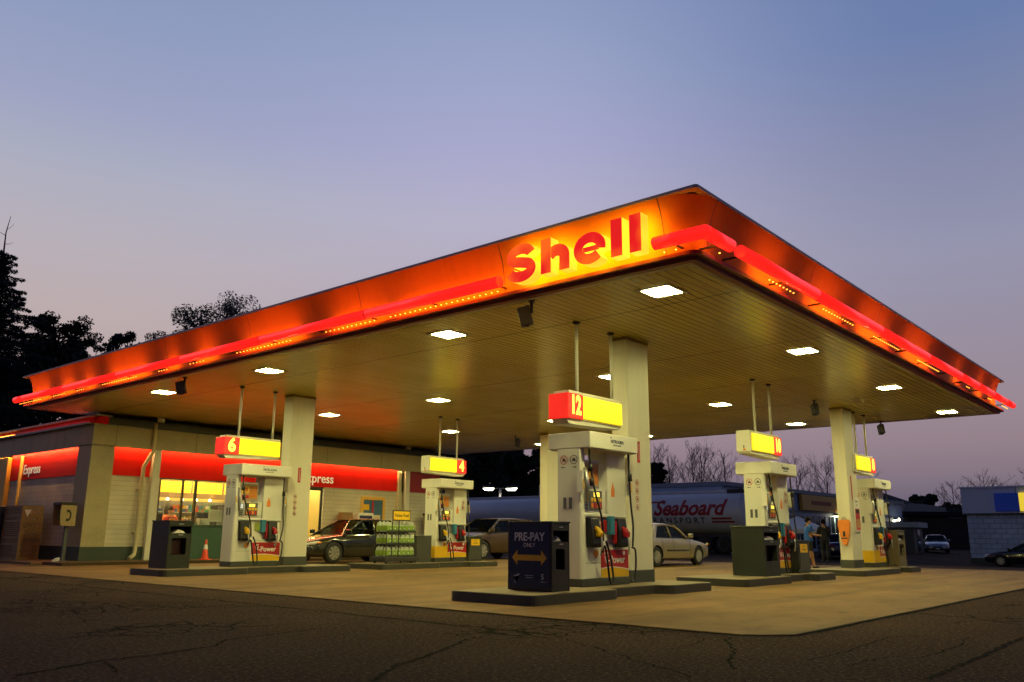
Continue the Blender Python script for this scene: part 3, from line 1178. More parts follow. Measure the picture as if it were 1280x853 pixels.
    for xx in (-0.035, 1.36):
        b = MB()
        b.box(xx, xx + 0.03, -0.30, -0.18, 1.45, 1.80, 0, 0.004)
        tag_ = b.build('squeegee_sign', m_white, t)
        b = MB()
        b.box(xx + 0.004, xx + 0.026, -0.304, -0.3005, 1.5, 1.66, 0)
        b.build('print', m_yel, tag_)
    # nozzles in their boots, hoses
    for xb, nm, hose_x in ((0.15, m_yel, 0.10), (0.93, m_red, 1.30)):
        b = MB()
        b.prism([(-0.20, 1.07), (-0.30, 1.06), (-0.36, 0.66), (-0.33, 0.60), (-0.23, 0.60)], 'x', xb, xb + 0.25, 0, 0.01)
        bt = b.build('nozzle_boot', m_rub, t)
        b = MB()
        b.tube([(xb + 0.13, -0.30, 0.90), (xb + 0.14, -0.37, 0.86), (xb + 0.15, -0.40, 0.78)], [0.045, 0.05, 0.04], 8)
        b.box(xb + 0.09, xb + 0.20, -0.42, -0.33, 0.76, 0.86, 0, 0.02)
        b.build('nozzle', nm, bt)
        b = MB()
        b.tube([(xb + 0.16, -0.40, 0.80), (xb + 0.19, -0.40, 0.60), (xb + 0.18, -0.38, 0.48)], 0.018, 6)
        b.build('spout', m_silv, bt)
    def hose(pts, r=0.017):
        P = [Vector(p) for p in pts]
        out = []
        n = 8
        for i in range(len(P) - 1):
            p0, p1, p2, p3 = P[max(0, i - 1)], P[i], P[i + 1], P[min(len(P) - 1, i + 2)]
            for k in range(n):
                s_ = k / n
                out.append(0.5 * ((2 * p1) + (-p0 + p2) * s_ + (2 * p0 - 5 * p1 + 4 * p2 - p3) * s_ ** 2 + (-p0 + 3 * p1 - 3 * p2 + p3) * s_ ** 3))
        out.append(P[-1])
        mb = MB()
        mb.tube(out, r, 7)
        mb.build('hose', m_rub, t)
    hose([(0.14, -0.30, 2.15), (0.13, -0.33, 1.9), (0.20, -0.36, 1.5), (0.36, -0.38, 1.05), (0.42, -0.36, 0.7)])
    hose([(0.33, -0.40, 0.52), (0.38, -0.42, 0.62), (0.45, -0.42, 0.35), (0.50, -0.42, 0.10), (0.56, -0.42, 0.04), (0.60, -0.42, 0.12), (0.56, -0.40, 0.45), (0.47, -0.38, 0.70)])
    hose([(1.30, -0.30, 2.15), (1.29, -0.31, 1.9), (1.30, -0.33, 1.3), (1.31, -0.36, 0.95), (1.22, -0.40, 0.62)])
    hose([(1.20, -0.40, 0.60), (1.28, -0.41, 0.55), (1.27, -0.42, 0.30), (1.20, -0.43, 0.08), (1.12, -0.43, 0.06)])
    for xx, zz in ((0.135, 1.85), (0.17, 1.62), (1.29, 1.75)):
        b = MB()
        b.tube([(xx, -0.33, zz - 0.06), (xx, -0.33, zz + 0.06)], 0.038, 8)
        b.build('hose_swivel', m_rub, t)
    b = MB()
    b.tube([(0.06, -0.28, 1.85), (0.075, -0.31, 1.55), (0.09, -0.28, 1.3)], [0.03, 0.04, 0.03], 8)
    b.build('breakaway', m_silv, t)
    # squeegee
    b = MB()
    b.box(0.74, 0.86, -0.30, -0.21, 0.80, 1.10, 0, 0.012)
    b.build('paper_box', m_blue, t)
    b = MB()
    b.box(0.87, 0.915, -0.30, -0.235, 0.66, 1.02, 0, 0.01)
    b.build('paper_box', m_red, t)
    # red grade panel over a yellow swoosh
    b = MB()
    b.box(0.54, 1.34, -0.231, -0.2265, 0.25, 0.56, 0)
    rp = b.build('grade_panel', m_red, t)
    b = MB()
    b.prism([(0.54, 0.13), (1.34, 0.13), (1.34, 0.235), (1.15, 0.262), (0.9, 0.282), (0.70, 0.277), (0.54, 0.262)], 'y', -0.2345, -0.2315)
    b.build('swoosh', m_yel, rp)
    b = MB()
    b.prism([(0.54, 0.262), (0.70, 0.277), (0.9, 0.282), (1.15, 0.262), (1.34, 0.235), (1.34, 0.25), (1.15, 0.275), (0.9, 0.296), (0.7, 0.291), (0.54, 0.277)], 'y', -0.236, -0.232)
    b.build('swoosh_line', m_wtxt, rp)
    text('lettering', 'V-Power', 0.165, (0.93, -0.2335, 0.40), *FRONT, m_wtxt, rp, 0.003, 0.003)
    text('lettering', 'Shell', 0.055, (0.68, -0.2335, 0.505), *FRONT, m_wtxt, rp, 0.003, 0.001)
    for (cx, cz, r, m2, par) in ((1.20, 0.505, 0.035, m_wtxt, rp), (0.40, 0.50, 0.052, m_yel, t)):
        b = MB()
        fan = [(cx - 0.35 * r, cz - r), (cx + 0.35 * r, cz - r)]
        fan += [(cx + 1.1 * r * math.cos(a), cz + 0.05 * r + r * math.sin(a)) for a in [PI * k / 10 - 0.2 for k in range(0, 12)] if a < PI + 0.2]
        yy = -0.2305 if par is t else -0.234
        if par is t:
            big = [((p[0] - cx) * 1.22 + cx, (p[1] - cz) * 1.2 + cz) for p in fan]
            b.prism(big, 'y', yy + 0.0005, yy + 0.0035, 1)
        b.prism(fan, 'y', yy - 0.003, yy, 0)
        if par is t:
            for k in range(-2, 3):
                dx, dz = math.sin(k * 0.42), math.cos(k * 0.42)
                p0 = Vector((cx + 0.1 * r * k, yy - 0.0045, cz - 0.8 * r))
                p1 = Vector((cx + 0.9 * r * dx, yy - 0.0045, cz + 0.85 * r * dz))
                n_ = Vector(((p1 - p0).z, 0, -(p1 - p0).x)).normalized() * 0.003
                b.quad([p0 - n_, p1 - n_, p1 + n_, p0 + n_], 1)
        b.build('emblem', [m2, m_red], par)
    # yellow flank on the pumps that carry it
    if num in (4, 8):
        b = MB()
        b.box(-0.004, -0.001, -0.225, 0.225, 0.125, 0.45)
        b.box(0.0, 0.53, -0.2385, -0.2365, 0.125, 0.45)
        b.build('yellow_flank', m_yel, t)
    return t


pump(11.10, 8.27, 'white pump nearest the camera, beneath the lit number 12', 12)
pump(17.95, 8.27, 'white pump beneath the lit number 10, dark bin at its left', 10)
pump(24.85, 8.27, 'white pump beyond the column with the orange bag', 8)
pump(11.38, 18.68, 'white pump beneath the lit number 6, in front of the shop window', 6)
pump(18.03, 18.60, 'white pump beneath the lit number 4, beside the rack of green jugs', 4)

# ------------------------------------------------------------------ hanging number signs
m_sy = glow('sign_yellow', (1.0, 0.74, 0.0), 1.12, base=(0.8, 0.6, 0.05), noise=0.10, nscale=2.2, rough=0.3)
m_sr = glow('sign_red', (0.95, 0.022, 0.012), 0.85, base=(0.6, 0.03, 0.02), noise=0.12, nscale=2.5, rough=0.3)
m_num = glow('sign_digit', (1.0, 0.86, 0.10), 1.3, base=(0.8, 0.7, 0.1))
m_shell = paint('sign_casing', (0.72, 0.70, 0.60), 0.4, dirt=0.15)


def sign(x, y, num, red_first, px, label):
    t = thing('number_sign', label, 'sign', (x, y, 2.76), group='lit number signs hanging over the pumps')
    L = 1.60
    b = MB()
    if red_first:
        b.box(0.06, L - 0.01, -0.17, 0.17, 0.02, 0.44, 0, 0.008)
        b.prism([(0.0, 0.02), (L, 0.02), (L - 0.03, -0.02), (0.3, -0.06), (0.10, -0.06)], 'y', -0.15, 0.15, 0)
        b.box(0.08, L, -0.16, 0.16, 0.441, 0.49, 0, 0.008)
    else:
        b.box(0.0, L - 0.06, -0.17, 0.17, 0.02, 0.44, 0, 0.008)
        b.prism([(0.0, 0.02), (L, 0.02), (L - 0.10, -0.06), (L - 0.4, -0.06), (0.02, -0.02)], 'y', -0.15, 0.15, 0)
        b.box(0.0, L - 0.08, -0.16, 0.16, 0.441, 0.49, 0, 0.008)
    b.build('casing', m_shell, t)
    xr0, xr1, xy0, xy1 = (0.0, 0.42, 0.424, L - 0.02) if red_first else (L - 0.42, L, 0.06, L - 0.424)
    b = MB()
    b.prism([(xr0, -0.20), (xr1, -0.20), (xr1, 0.20), (xr0, 0.20)], 'z', 0.03, 0.435, 0, 0.008)
    rp = b.build('red_panel', m_sr, t)
    for fy, rd in ((-0.2035, XP), (0.2035, -XP)):
        text('digits', str(num), 0.42 if num > 9 else 0.44, ((xr0 + xr1) / 2, fy, 0.235), rd, ZP, m_num, rp, 0.004, 0.016, 0.70 if num > 9 else 0.92)
    b = MB()
    for y0, y1 in ((-0.20, -0.171), (0.171, 0.20)):
        b.box(xy0, xy1, y0, y1, 0.05, 0.425, 0, 0.01)
    b.build('yellow_panel', m_sy, t)
    if not red_first:
        b = MB()
        b.box(-0.004, -0.001, -0.02, 0.0, 0.06, 0.16, 0)
        b.prism([(-0.07, 0.04), (0.03, 0.04), (-0.02, 0.10)], 'x', -0.005, -0.0015, 1)
        b.build('small_print', [m_ink, m_orng], t)
    b = MB()
    for xx in px:
        b.tube([(xx - x, 0.0, 0.489), (xx - x, 0.0, HZ - 2.76 - 0.002)], 0.03, 10)
        b.build('pole', m_shell, t)
        b = MB()
        b.lathe([(0.0, -0.05), (0.035, -0.05), (0.07, -0.02), (0.07, -0.003), (0.0, -0.003)], (xx - x, 0, HZ - 2.76), 'z', 12)
        b.build('pole_flange', m_dark, t)
        b = MB()
    b.bm.free()
    return t


sign(10.86, 8.30, 12, True, (11.38, 12.42), 'lit yellow and red box sign reading 12')
sign(10.98, 18.68, 6, True, (11.47, 12.44), 'lit yellow and red box sign reading 6')
sign(17.60, 8.30, 10, False, (18.25, 19.22 - 0.1), 'lit yellow and red box sign reading 10')
sign(24.25, 8.30, 8, False, (24.9, 25.75), 'lit yellow and red box sign half hidden behind the right column')
sign(17.74, 18.60, 4, False, (18.35, 19.1), 'lit yellow and red box sign reading 4')

# ------------------------------------------------------------------ bins and service boxes
m_bin = paint('bin_green', (0.020, 0.025, 0.019), 0.42, dirt=0.45, dscale=4)
m_bin2 = paint('bin_black', (0.014, 0.014, 0.016), 0.4, dirt=0.35)
m_bag = paint('bin_liner_red', (0.035, 0.004, 0.005), 0.35, dirt=0.3)


def trash_bin(x, y, L, Wd, Hh, label, mat, glossy_front=False):
    """service unit with an open waste slot towards the driveway (-Y)"""
    t = thing('waste_bin', label, 'bin', (x, y, 0.15), group='service bins on the islands')
    b = MB()
    b.box(0, 0.03, -Wd, 0, 0, Hh, 0, 0.006)
    b.box(L - 0.03, L, -Wd, 0, 0, Hh, 0, 0.006)
    b.box(0.031, L - 0.031, -0.03, 0, 0, Hh, 0)
    b.box(0.031, L - 0.031, -Wd, -0.031, 0, 0.30, 0)
    b.box(0.031, L - 0.031, -Wd, -0.031, Hh - 0.10, Hh, 0)
    b.box(0.031, L - 0.031, -Wd, -0.031, Hh - 0.36, Hh - 0.26, 0)
    b.box(L - 0.12, L - 0.031, -Wd, -0.31, 0.301, Hh - 0.361, 0)
    b.box(0.031, 0.09, -Wd, -0.31, 0.301, Hh - 0.361, 0)
    b.build('housing', mat, t)
    b = MB()
    b.box(-0.012, L + 0.012, -Wd - 0.012, 0.012, Hh + 0.001, Hh + 0.03, 0, 0.008)
    b.build('lid', mat, t)
    b = MB()
    pts = [(0.10, 0.305), (L - 0.13, 0.305), (L - 0.15, Hh - 0.38), (0.13, Hh - 0.40)]
    b.prism(pts, 'y', -Wd + 0.16, -0.05, 0, 0.02)
    b.build('bin_liner', m_bag, t)
    b = MB()
    b.prism([(0.10, Hh - 0.255), (L - 0.12, Hh - 0.255), (L - 0.2, Hh - 0.2), (L * 0.45, Hh - 0.17), (0.2, Hh - 0.22)], 'y', -Wd + 0.05, -Wd + 0.25, 0, 0.01)
    b.build('paper_towel', m_white, t)
    b = MB()
    b.box(L * 0.42, L * 0.62, -Wd - 0.003, -Wd - 0.0005, Hh - 0.30, Hh - 0.285)
    b.box(L * 0.42, L * 0.62, -Wd - 0.003, -Wd - 0.0005, Hh - 0.06, Hh - 0.045)
    b.build('small_label', m_silv, t)
    return t


pb = trash_bin(9.81, 8.38, 0.42, 0.76, 0.95, 'black bin behind the blue PRE-PAY ONLY board', m_bin2)
t = thing('prepay_board', 'navy PRE-PAY ONLY board with a yellow double arrow', 'sign', (9.79, 7.99, 0.16))
b = MB()
b.box(-0.035, 0.0, -0.41, 0.41, 0, 0.97, 0, 0.006)
b.build('frame', m_bin2, t)
b = MB()
b.box(-0.040, -0.0355, -0.37, 0.37, 0.05, 0.93)
b.build('panel', paint('board_navy', (0.006, 0.014, 0.055), 0.35, dirt=0.25), t)
m_bw = paint('board_white', (0.55, 0.57, 0.62), 0.5, dirt=0.15)
m_by = paint('board_yellow', (0.66, 0.36, 0.02), 0.5, dirt=0.2)
text('lettering', 'PRE-PAY', 0.165, (-0.043, 0.0, 0.745), *SIDE, m_bw, t, 0.003, 0.004, 0.92)
text('lettering', 'ONLY', 0.085, (-0.043, 0.0, 0.63), *SIDE, m_bw, t, 0.003, 0.0, 1.0)
b = MB()
b.prism([(0.32, 0.455), (0.22, 0.56), (0.22, 0.495), (-0.22, 0.495), (-0.22, 0.56), (-0.32, 0.455), (-0.22, 0.35), (-0.22, 0.415), (0.22, 0.415), (0.22, 0.35)], 'x', -0.0445, -0.041)
b.build('arrow', m_by, t)
b = MB()
b.prism([(0.29, 0.20), (0.18, 0.23), (0.18, 0.21), (0.27, 0.185), (0.27, 0.10), (0.24, 0.09), (0.24, 0.17)], 'x', -0.0445, -0.041)
b.box(-0.0445, -0.041, -0.08, 0.08, 0.205, 0.21)
b.box(-0.0445, -0.041, -0.06, 0.06, 0.175, 0.18)
b.box(-0.0445, -0.041, -0.30, -0.20, 0.12, 0.125)
b.build('small_print', m_bw, t)
text('lettering', '5', 0.11, (-0.043, -0.245, 0.19), *SIDE, m_bw, t, 0.003)

trash_bin(9.72, 19.12, 0.56, 0.78, 1.02, 'dark bin on the left island in front of the shop window', m_bin)
trash_bin(16.95, 8.38, 0.75, 0.72, 0.98, 'big dark green bin standing left of pump 10', m_bin)
t8 = trash_bin(26.02, 8.32, 0.66, 0.6, 0.98, 'brownish bin at the far right beyond the last pump', paint('bin_brown', (0.16, 0.13, 0.075), 0.5, dirt=0.4))


def service_box(x, y, L, Wd, Hh, label, yellow):
    t = thing('service_box', label, 'service box', (x, y, 0.15))
    b = MB()
    b.box(0, L, -Wd, 0, 0, Hh, 0, 0.01)
    b.box(-0.01, L + 0.01, -Wd - 0.01, 0.01, Hh + 0.001, Hh + 0.025, 0, 0.006)
    b.build('housing', m_bin if yellow else m_base, t)
    b = MB()
    b.box(0.03, L - 0.03, -Wd - 0.004, -Wd - 0.001, 0.05, Hh * 0.68)
    b.build('door', m_base, t)
    if yellow:
        b = MB()
        b.box(0.12, L - 0.12, -Wd - 0.005, -Wd - 0.001, Hh - 0.25, Hh - 0.06)
        p = b.build('label_plate', m_yel, t)
        for k, sx in enumerate(('AIR', 'WATER')):
            text('lettering', sx, 0.06, (L / 2, -Wd - 0.0065, Hh - 0.11 - 0.075 * k), *FRONT, m_ink, p, 0.002)
    return t


service_box(19.15, 8.35, 0.66, 0.5, 0.70, 'small box with a yellow label right of pump 10', True)
service_box(19.45, 18.9, 0.62, 0.55, 0.72, 'low box with a yellow label right of pump 4', True)
service_box(17.22, 18.85, 0.60, 0.55, 0.73, 'plain grey box between the jug rack and pump 4', False)

# ------------------------------------------------------------------ rack of washer-fluid jugs
RX, RYk = 15.85, 18.55
rk = thing('jug_rack', 'dark steel display rack on the island with a yellow header card', 'rack', (RX, RYk, 0.15))
b = MB()
b.box(-0.10, 1.18, -0.60, 0.06, 0.06, 0.17, 0, 0.01)
b.build('base_tray', m_dark, rk)
for xx in (0.02, 0.98):
    for yy in (-0.5, -0.04):
        b = MB()
        b.lathe([(0.0, -0.02), (0.04, -0.02), (0.04, 0.02), (0.0, 0.02)], (xx, yy, 0.04), 'x', 12)
        b.build('caster', m_rub, rk)
SHZ = (0.172, 0.505, 0.835)
for zz in SHZ:
    b = MB()
    b.box(0.0, 1.08, -0.50, 0.0, zz, zz + 0.014)
    b.box(0.0, 1.08, -0.515, -0.501, zz, zz + 0.05)
    b.build('shelf', m_dark, rk)
for xx in (0.0, 1.06):
    for yy in (-0.51, -0.02):
        b = MB()
        b.box(xx, xx + 0.02, yy, yy + 0.02, 0.171, 0.86)
        b.build('post', m_dark, rk)
b = MB()
b.box(0.20, 0.22, -0.51, -0.49, 0.17, 1.16)
b.box(0.42, 0.44, -0.535, -0.516, 0.17, 1.16)
b.build('post', m_dark, rk)
hd = thing('header_card', '', None)
bpy.data.objects.remove(hd)
b = MB()
b.box(0.17, 0.83, -0.545, -0.52, 1.15, 1.44, 0, 0.006)
hf = b.build('header_frame', m_dark, rk)
b = MB()
b.box(0.20, 0.80, -0.55, -0.546, 1.18, 1.41)
b.build('header_card', glow('card_yellow', (0.9, 0.5, 0.01), 0.10, base=(0.85, 0.52, 0.01)), hf)  # faint glow put into the card, which is no lamp
text('lettering', 'Value Fuel', 0.125, (0.5, -0.552, 1.295), *FRONT, m_ink, hf, 0.002, 0.002)
m_jug = paint('jug_plastic', (0.50, 0.56, 0.46), 0.25, dirt=0.1)
m_jl = paint('jug_label', (0.24, 0.38, 0.035), 0.35, dirt=0.25, dscale=12)
m_jt = paint('jug_teal', (0.03, 0.22, 0.16), 0.4, dirt=0.1)
b = MB()
b.box(-0.085, 0.085, -0.07, 0.07, 0.0, 0.19, 0, 0.02)
b.prism([(-0.083, 0.185), (0.083, 0.185), (0.07, 0.225), (0.02, 0.26), (-0.05, 0.255)], 'y', -0.06, 0.06, 0, 0.01)
b.lathe([(0.0, 0.0), (0.024, 0.0), (0.024, 0.03), (0.0, 0.03)], (-0.02, 0, 0.257), 'z', 10, 0)
b.box(-0.086, 0.086, -0.073, -0.0705, 0.03, 0.165, 1)
b.box(-0.0885, -0.0855, -0.068, 0.068, 0.03, 0.165, 1)
b.quad([(-0.01, -0.0745, 0.05), (0.07, -0.0745, 0.04), (0.06, -0.0745, 0.14), (0.02, -0.0745, 0.12)], 2)
b.lathe([(0.0, 0.0), (0.03, 0.0), (0.03, 0.002), (0.0, 0.002)], (0.035, -0.0765, 0.085), 'y', 10, 0)
jug = b.build('washer_jug', [m_jug, m_jl, m_jt])
first = True
for si, zz in enumerate(SHZ):
    shelf = ('bottom', 'middle', 'top')[si]
    for i in range(6):
        for j in range(3):
            if j and i > 0:
                continue
            o = jug if first else jug.copy()
            if not first:
                COL.objects.link(o)
            first = False
            o.location = (RX + 0.11 + 0.172 * i + random.uniform(-0.006, 0.006), RYk - 0.42 + 0.155 * j, 0.15 + zz + 0.0145)
            o.rotation_euler = (0, 0, random.uniform(-0.08, 0.08))
            tag(o, 'clear jug with lime green label on the %s shelf of the rack' % shelf, 'jug', 'washer fluid jugs on the %s shelf' % shelf)

# ------------------------------------------------------------------ cameras / speakers under the canopy
def cambox(x, y, rz, label):
    t = thing('security_camera', label, 'camera', (x, y, HZ), rz, group='boxed cameras hung under the canopy')
    b = MB()
    b.tube([(0, 0, -0.003), (0, 0, -0.20)], 0.025, 8)
    b.box(-0.05, 0.05, -0.05, 0.05, -0.02, -0.003)
    b.build('bracket', m_dark, t)
    b = MB()
    b.box(-0.10, 0.10, -0.07, 0.07, -0.15, 0.15, 0, 0.015)
    o = b.build('housing', m_dark, t)
    o.location = (0.10, -0.05, -0.24)
    o.rotation_euler = (0.0, 0.25, 0.0)
    b = MB()
    b.lathe([(0.0, 0.0), (0.045, 0.0), (0.05, -0.012), (0.0, -0.012)], (0, 0, -0.151), 'z', 14)
    b.build('lens', m_rub, o)


cambox(9.86, 8.05, 2.2, 'dark camera under the lettered edge of the canopy')
cambox(9.92, 18.65, 2.2, 'dark camera near the left end of the canopy edge')
cambox(23.7, 20.1, 0.3, 'dark camera deep under the canopy above the tanker')
cambox(22.1, 8.35, 0.8, 'dark camera left of the column with the orange bag')
cambox(27.5, 8.35, 0.8, 'dark camera by the far edge, right of the orange bag column')
# ------------------------------------------------------------------ people
m_skin = paint('skin', (0.42, 0.22, 0.14), 0.55, dirt=0.1)
m_hair = paint('hair_dark', (0.010, 0.008, 0.007), 0.85, dirt=0.1, spec=0.1)


def skin_mesh(name, pts, edges, root, mat, parent, sub=1, extra=None):
    bm = bmesh.new()
    lay = bm.verts.layers.skin.verify()
    vs = {}
    for k, (co, r) in pts.items():
        v = bm.verts.new(co)
        v[lay].radius = (r, r) if not isinstance(r, tuple) else r
        v[lay].use_root = (k == root)
        vs[k] = v
    for a, c in edges:
        bm.edges.new((vs[a], vs[c]))
    me = bpy.data.meshes.new(name)
    bm.to_mesh(me)
    bm.free()
    o = bpy.data.objects.new(name + '_rig', me)
    COL.objects.link(o)
    md = o.modifiers.new('skin', 'SKIN')
    md.use_smooth_shade = True
    ms = o.modifiers.new('sub', 'SUBSURF')
    ms.levels = ms.render_levels = sub
    dg = bpy.context.evaluated_depsgraph_get()
    me2 = bpy.data.meshes.new_from_object(o.evaluated_get(dg))
    bpy.data.objects.remove(o)
    bpy.data.meshes.remove(me)
    me2.name = name
    me2.materials.clear()
    me2.materials.append(mat)
    for p in me2.polygons:
        p.use_smooth = True
        p.material_index = 0
    r = bpy.data.objects.new(name, me2)
    COL.objects.link(r)
    r.parent = parent
    return r


def person(label, loc, rz, h, shirt, short, pose, longleg=False, shoe=None, hat=False, group=None):
    """figure facing local +X; pose: joint overrides for a 1.75 m adult"""
    k = h / 1.75
    t = thing('person', label, 'person', loc, rz, group)
    J = dict(pel=((0, 0, 0.96), 0.125), sp=((0.0, 0, 1.12), 0.125), ch=((0.0, 0, 1.33), (0.14, 0.155)), nk=((0.01, 0, 1.50), 0.055), hd=((0.03, 0, 1.60), (0.085, 0.075)), ht=((0.025, 0, 1.69), (0.085, 0.075)),
             shl=((0, 0.17, 1.42), 0.062), ell=((-0.02, 0.23, 1.14), 0.044), wrl=((0.06, 0.24, 0.90), 0.03), hal=((0.09, 0.24, 0.83), (0.035, 0.02)),
             shr=((0, -0.17, 1.42), 0.062), elr=((-0.02, -0.23, 1.14), 0.044), wrr=((0.06, -0.24, 0.90), 0.03), har=((0.09, -0.24, 0.83), (0.035, 0.02)),
             hil=((0, 0.09, 0.90), 0.10), knl=((0.02, 0.10, 0.50), 0.062), anl=((0, 0.10, 0.10), 0.042), tol=((0.14, 0.11, 0.035), 0.036),
             hir=((0, -0.09, 0.90), 0.10), knr=((0.02, -0.10, 0.50), 0.062), anr=((0, -0.10, 0.10), 0.042), tor=((0.14, -0.11, 0.035), 0.036))
    for kk, v in pose.items():
        J[kk] = (v, J[kk][1])
    J['cfl'] = ((Vector(J['knl'][0]) * 0.68 + Vector(J['anl'][0]) * 0.32) + Vector((-0.02, 0, 0)), 0.06)
    J['cfr'] = ((Vector(J['knr'][0]) * 0.68 + Vector(J['anr'][0]) * 0.32) + Vector((-0.02, 0, 0)), 0.06)
    E_ = [('pel', 'sp'), ('sp', 'ch'), ('ch', 'nk'), ('nk', 'hd'), ('hd', 'ht'), ('ch', 'shl'), ('shl', 'ell'), ('ell', 'wrl'), ('wrl', 'hal'), ('ch', 'shr'), ('shr', 'elr'), ('elr', 'wrr'), ('wrr', 'har'),
          ('pel', 'hil'), ('hil', 'knl'), ('knl', 'cfl'), ('cfl', 'anl'), ('anl', 'tol'), ('pel', 'hir'), ('hir', 'knr'), ('knr', 'cfr'), ('cfr', 'anr'), ('anr', 'tor')]
    body = dict(J)
    edges = list(E_)
    for s_, w, ha in (('l', 'wrl', 'hal'), ('r', 'wrr', 'har')):
        W_, H_ = Vector(J[w][0]), Vector(J[ha][0])
        d = (H_ - W_).normalized()
        sd = d.cross(Vector((1, 0, 0.2))).normalized()
        for f, (off, ln) in enumerate(((-0.028, 0.065), (-0.010, 0.078), (0.010, 0.074), (0.027, 0.058))):
            a, c = 'f%s%d' % (s_, f), 'g%s%d' % (s_, f)
            body[a] = (H_ + sd * off + d * ln * 0.55, 0.0095)
            body[c] = (H_ + sd * off * 1.1 + d * ln + Vector((0.018, 0, 0)), 0.008)
            edges += [(ha, a), (a, c)]
        body['t' + s_] = (W_ + d * 0.04 - sd * 0.045 + Vector((0.02, 0, 0)), 0.011)
        edges.append((w, 't' + s_))
    sc = lambda D: {kk: (Vector(v[0]) * k, (v[1] * k if not isinstance(v[1], tuple) else (v[1][0] * k, v[1][1] * k))) for kk, v in D.items()}
    bo = skin_mesh('body', sc(body), edges, 'pel', m_skin, t, sub=2)
    # clothes: the body surface over the covered limbs, lifted off the skin
    segs = [('pel', 'sp'), ('sp', 'ch'), ('ch', 'nk'), ('nk', 'hd'), ('hd', 'ht')]
    for s_ in 'lr':
        segs += [('ch', 'sh' + s_), ('sh' + s_, 'el' + s_), ('el' + s_, 'wr' + s_), ('wr' + s_, 'ha' + s_), ('pel', 'hi' + s_), ('hi' + s_, 'kn' + s_), ('kn' + s_, 'an' + s_), ('an' + s_, 'to' + s_)]

    def near(p):
        best = None
        for a_, c_ in segs:
            A_, C_ = Vector(J[a_][0]) * k, Vector(J[c_][0]) * k
            ab = C_ - A_
            tt = max(0.0, min(1.0, (p - A_).dot(ab) / ab.length_squared))
            d_ = (p - (A_ + ab * tt)).length
            if best is None or d_ < best[0]:
                best = (d_, a_, c_, tt)
        return best

    def wear(name, test, mat, lift):
        bm = bmesh.new()
        bm.from_mesh(bo.data)
        bm.normal_update()
        dead = [f for f in bm.faces if not test(f.calc_center_median())]
        bmesh.ops.delete(bm, geom=dead, context='FACES')
        loose = [v for v in bm.verts if not v.link_faces]
        bmesh.ops.delete(bm, geom=loose, context='VERTS')
        bm.normal_update()
        for v in bm.verts:
            v.co += v.normal * lift * k
        me = bpy.data.meshes.new(name)
        bm.to_mesh(me)
        bm.free()
        me.materials.clear()
        me.materials.append(mat)
        for p_ in me.polygons:
            p_.use_smooth = True
        o = bpy.data.objects.new(name, me)
        COL.objects.link(o)
        o.parent = t
        return o

    def is_shirt(p):
        d_, a_, c_, tt = near(p)
        if (a_, c_) in (('pel', 'sp'), ('sp', 'ch')) or a_ == 'ch' and c_ != 'nk':
            return p.z > 0.90 * k
        if (a_, c_) == ('ch', 'nk'):
            return tt < 0.55
        if a_ == 'pel':
            return p.z > 0.93 * k
        if a_[:2] == 'sh':
            return longleg or tt < 0.62
        return longleg and a_[:2] == 'el' and tt < 0.9

    def is_short(p):
        d_, a_, c_, tt = near(p)
        if a_ == 'pel':
            return p.z < 1.02 * k
        if a_[:2] == 'hi':
            return longleg or tt < 0.72
        return longleg and a_[:2] == 'kn' and tt < 0.97
    wear('trousers' if longleg else 'shorts', is_short, short, 0.016)
    wear('shirt', is_shirt, shirt, 0.026)
    for s_ in 'lr':
        a, c = Vector(J['an' + s_][0]), Vector(J['to' + s_][0])
        mb = MB()
        mb.tube([(a + Vector((-0.05, 0, -0.045))) * k, (a + Vector((0.0, 0, -0.04))) * k, a.lerp(c, 0.6) * k, (c + Vector((0.06, 0, 0))) * k], [0.04 * k, 0.052 * k, 0.048 * k, 0.03 * k], 8)
        mb.build('shoe', shoe or m_ink, t)
    H0 = Vector(J['ht'][0]) * k
    mb = MB()
    mb.lathe([(0.0, 0.092 * k), (0.05 * k, 0.084 * k), (0.082 * k, 0.055 * k), (0.094 * k, 0.015 * k), (0.092 * k, -0.01 * k), (0.07 * k, -0.02 * k)], H0 + Vector((-0.012, 0, 0.01)) * k, 'z', 14)
    mb.lathe([(0.075 * k, 0.02 * k), (0.085 * k, -0.03 * k), (0.07 * k, -0.09 * k)], H0 + Vector((-0.035, 0, 0)) * k, 'z', 14)
    if hat:
        mb.prism([(0.06 * k, -0.06 * k), (0.17 * k, -0.045 * k), (0.17 * k, 0.045 * k), (0.06 * k, 0.06 * k)], 'z', H0.z + 0.0, H0.z + 0.012)
    mb.build('hair', m_hair, t)
    mb = MB()
    hx = Vector(J['hd'][0]) * k
    mb.tube([hx + Vector((0.075, 0, 0.04)) * k, hx + Vector((0.108, 0, 0.0)) * k, hx + Vector((0.08, 0, -0.01)) * k], [0.008 * k, 0.017 * k, 0.01 * k], 6)
    for yy in (-0.085, 0.085):
        mb.tube([hx + Vector((0.0, yy, 0.03)) * k, hx + Vector((0.0, yy * 1.06, -0.02)) * k], 0.018 * k, 6)
    mb.build('face', m_skin, t)
    mb = MB()
    for yy in (-0.032, 0.032):
        mb.box(hx.x + 0.078 * k, hx.x + 0.09 * k, (yy - 0.012) * k, (yy + 0.012) * k, hx.z + 0.03 * k, hx.z + 0.042 * k)
    mb.box(hx.x + 0.074 * k, hx.x + 0.087 * k, -0.025 * k, 0.025 * k, hx.z - 0.048 * k, hx.z - 0.04 * k)
    mb.build('eyes', m_ink, t)
    return t


